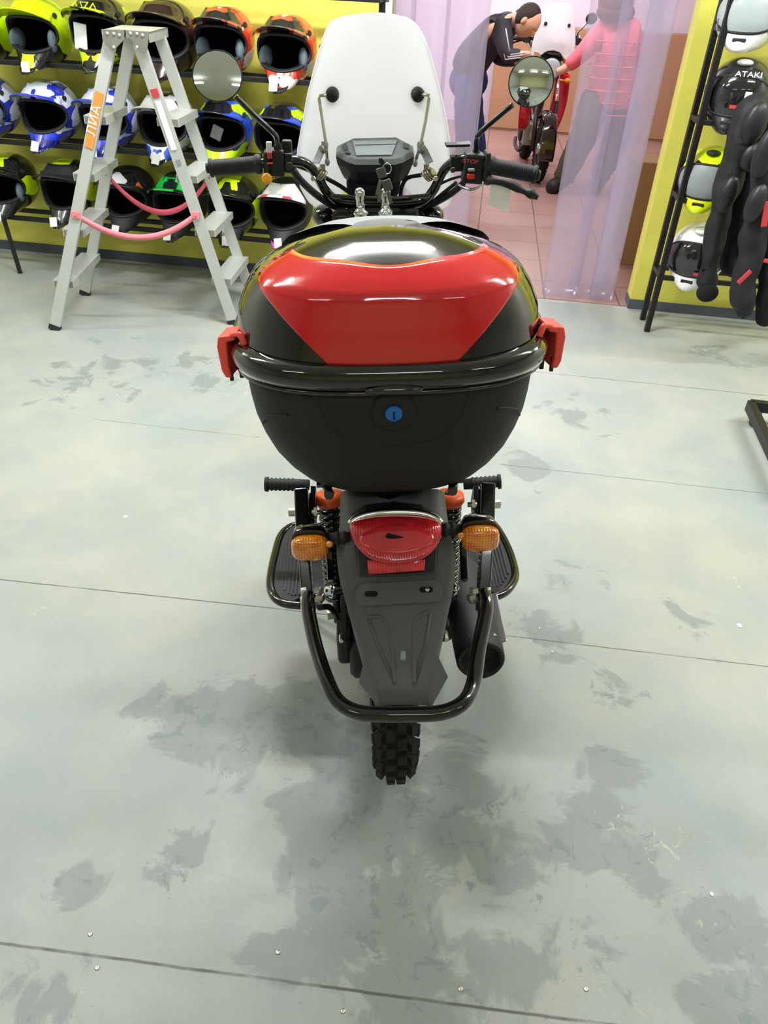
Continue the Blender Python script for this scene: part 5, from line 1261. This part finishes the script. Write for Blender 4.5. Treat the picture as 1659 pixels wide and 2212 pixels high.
# furniture of the next room
def blk(name, label, cat, pc, dims, mt, extra=None):
    t = thing(name, label, cat, pc, rot=(0, 0, -AL)); MB().box((0, 0, dims[2]/2), dims).build('body', mt, t, bevel=.01)
    if extra: extra(t, dims)
    return t
pw = wl((onwall(1066, 150, -6.3)[0])+1.5, -6.55, 0)
def doors(t, d):
    for i in range(4):
        x = -d[0]/2+d[0]*(i+.5)/4; pd = MB().box((x, -d[1]/2-.008, d[2]*.5), (d[0]/4-.02, .016, d[2]-.06)).build('door', 'wood', t, bevel=.004)
        MB().box((x+d[0]/9, -d[1]/2-.022, d[2]*.6), (.015, .02, .12)).build('handle', 'alu', pd)
blk('cabinet', 'light wooden cabinet along the far wall beyond the doorway', 'cabinet', pw, (3.0, .45, 1.12), 'wood', doors)
p = wl(onwall(1372, 560, 0)[0]-.02, -.75, 0); p = WZ(1375, 560, 0)
def flaps(t, d): MB().box((0, 0, d[2]+.002), (.06, d[1]*.98, .004)).build('tape', 'label_orange', t)
blk('cardboard_box', 'tall cardboard box standing inside the next room by the right jamb', 'box', p, (.32, .35, .62), 'cardboard')
p = wl(onwall(1450, 330, -2.6)[0]+.55, -2.7, 0)
t = thing('work_table', 'pale wooden work table behind the strips near the right jamb', 'table', p)
MB().box((0, 0, .76), (1.1, .6, .04)).build('table_top', 'wood', t, bevel=.004)
for x in (-.5, .5):
    for y in (-.25, .25): MB().box((x, y, .37), (.05, .05, .74)).build('leg', 'wood', t)
for i, (dx, w_, h_, mt) in enumerate(((-.38, .22, .16, 'blue_crate'), (-.08, .2, .1, 'mid_grey'), (.25, .3, .22, 'orange_cap'))):
    lab = ['blue crate on the work table behind the strips', 'grey case on the work table behind the strips', 'orange crate on the work table behind the strips'][i]
    tt = thing('crate', lab, 'crate', p+Vector((dx, 0, .78))); MB().box((0, 0, h_/2), (w_, .3, h_)).build('body', mt, tt, bevel=.008); MB().box((0, 0, h_+.006), (w_+.02, .32, .012)).build('rim', mt, tt, bevel=.004)
# bits on the floor
for (x, y, lab, mt, r) in ((271, 1117, 'tiny white scrap on the floor left of the motorcycle', 'paper', .006), (1597, 1352, 'pale chip of paint on the floor near the right edge', 'paper', .007), (1537, 1932, 'white speck on the floor towards the lower right', 'paper', .0035)):
    p = WZ(x, y, 0); o = MB().prism([p+Vector((r*math.cos(a)*(1+.3*math.sin(a*3)), r*1.2*math.sin(a), .0005)) for a in [i*PI/4 for i in range(8)]], (0, 0, .0012)).build('scrap', mt, origin=p); tag(o, lab, 'scrap')
SC = [((600, 2057), 'nearest the lower middle'), ((741, 2184), 'at the bottom edge left of centre'), ((995, 2137), 'just below the long seam'), ((195, 2018), 'above the left end of the long seam'), ((1266, 2137), 'towards the lower right corner'), ((210, 2091), 'below the left end of the long seam'),
      ((1165, 1357), 'right of the exhaust'), ((1193, 1408), 'below the seam right of the exhaust')]
for (x, y), wh in SC:
    p = WZ(x, y, 0); t_ = MB().lathe([(0, .0045), (.0012, .004), (.0013, .0015), (.0006, .0012)], p, (0, 0, 1), 12).build('screw_head', 'zinc', origin=p); tag(t_, 'small screw head sunk in the floor, %s' % wh, 'screw', 'screw heads in the floor')
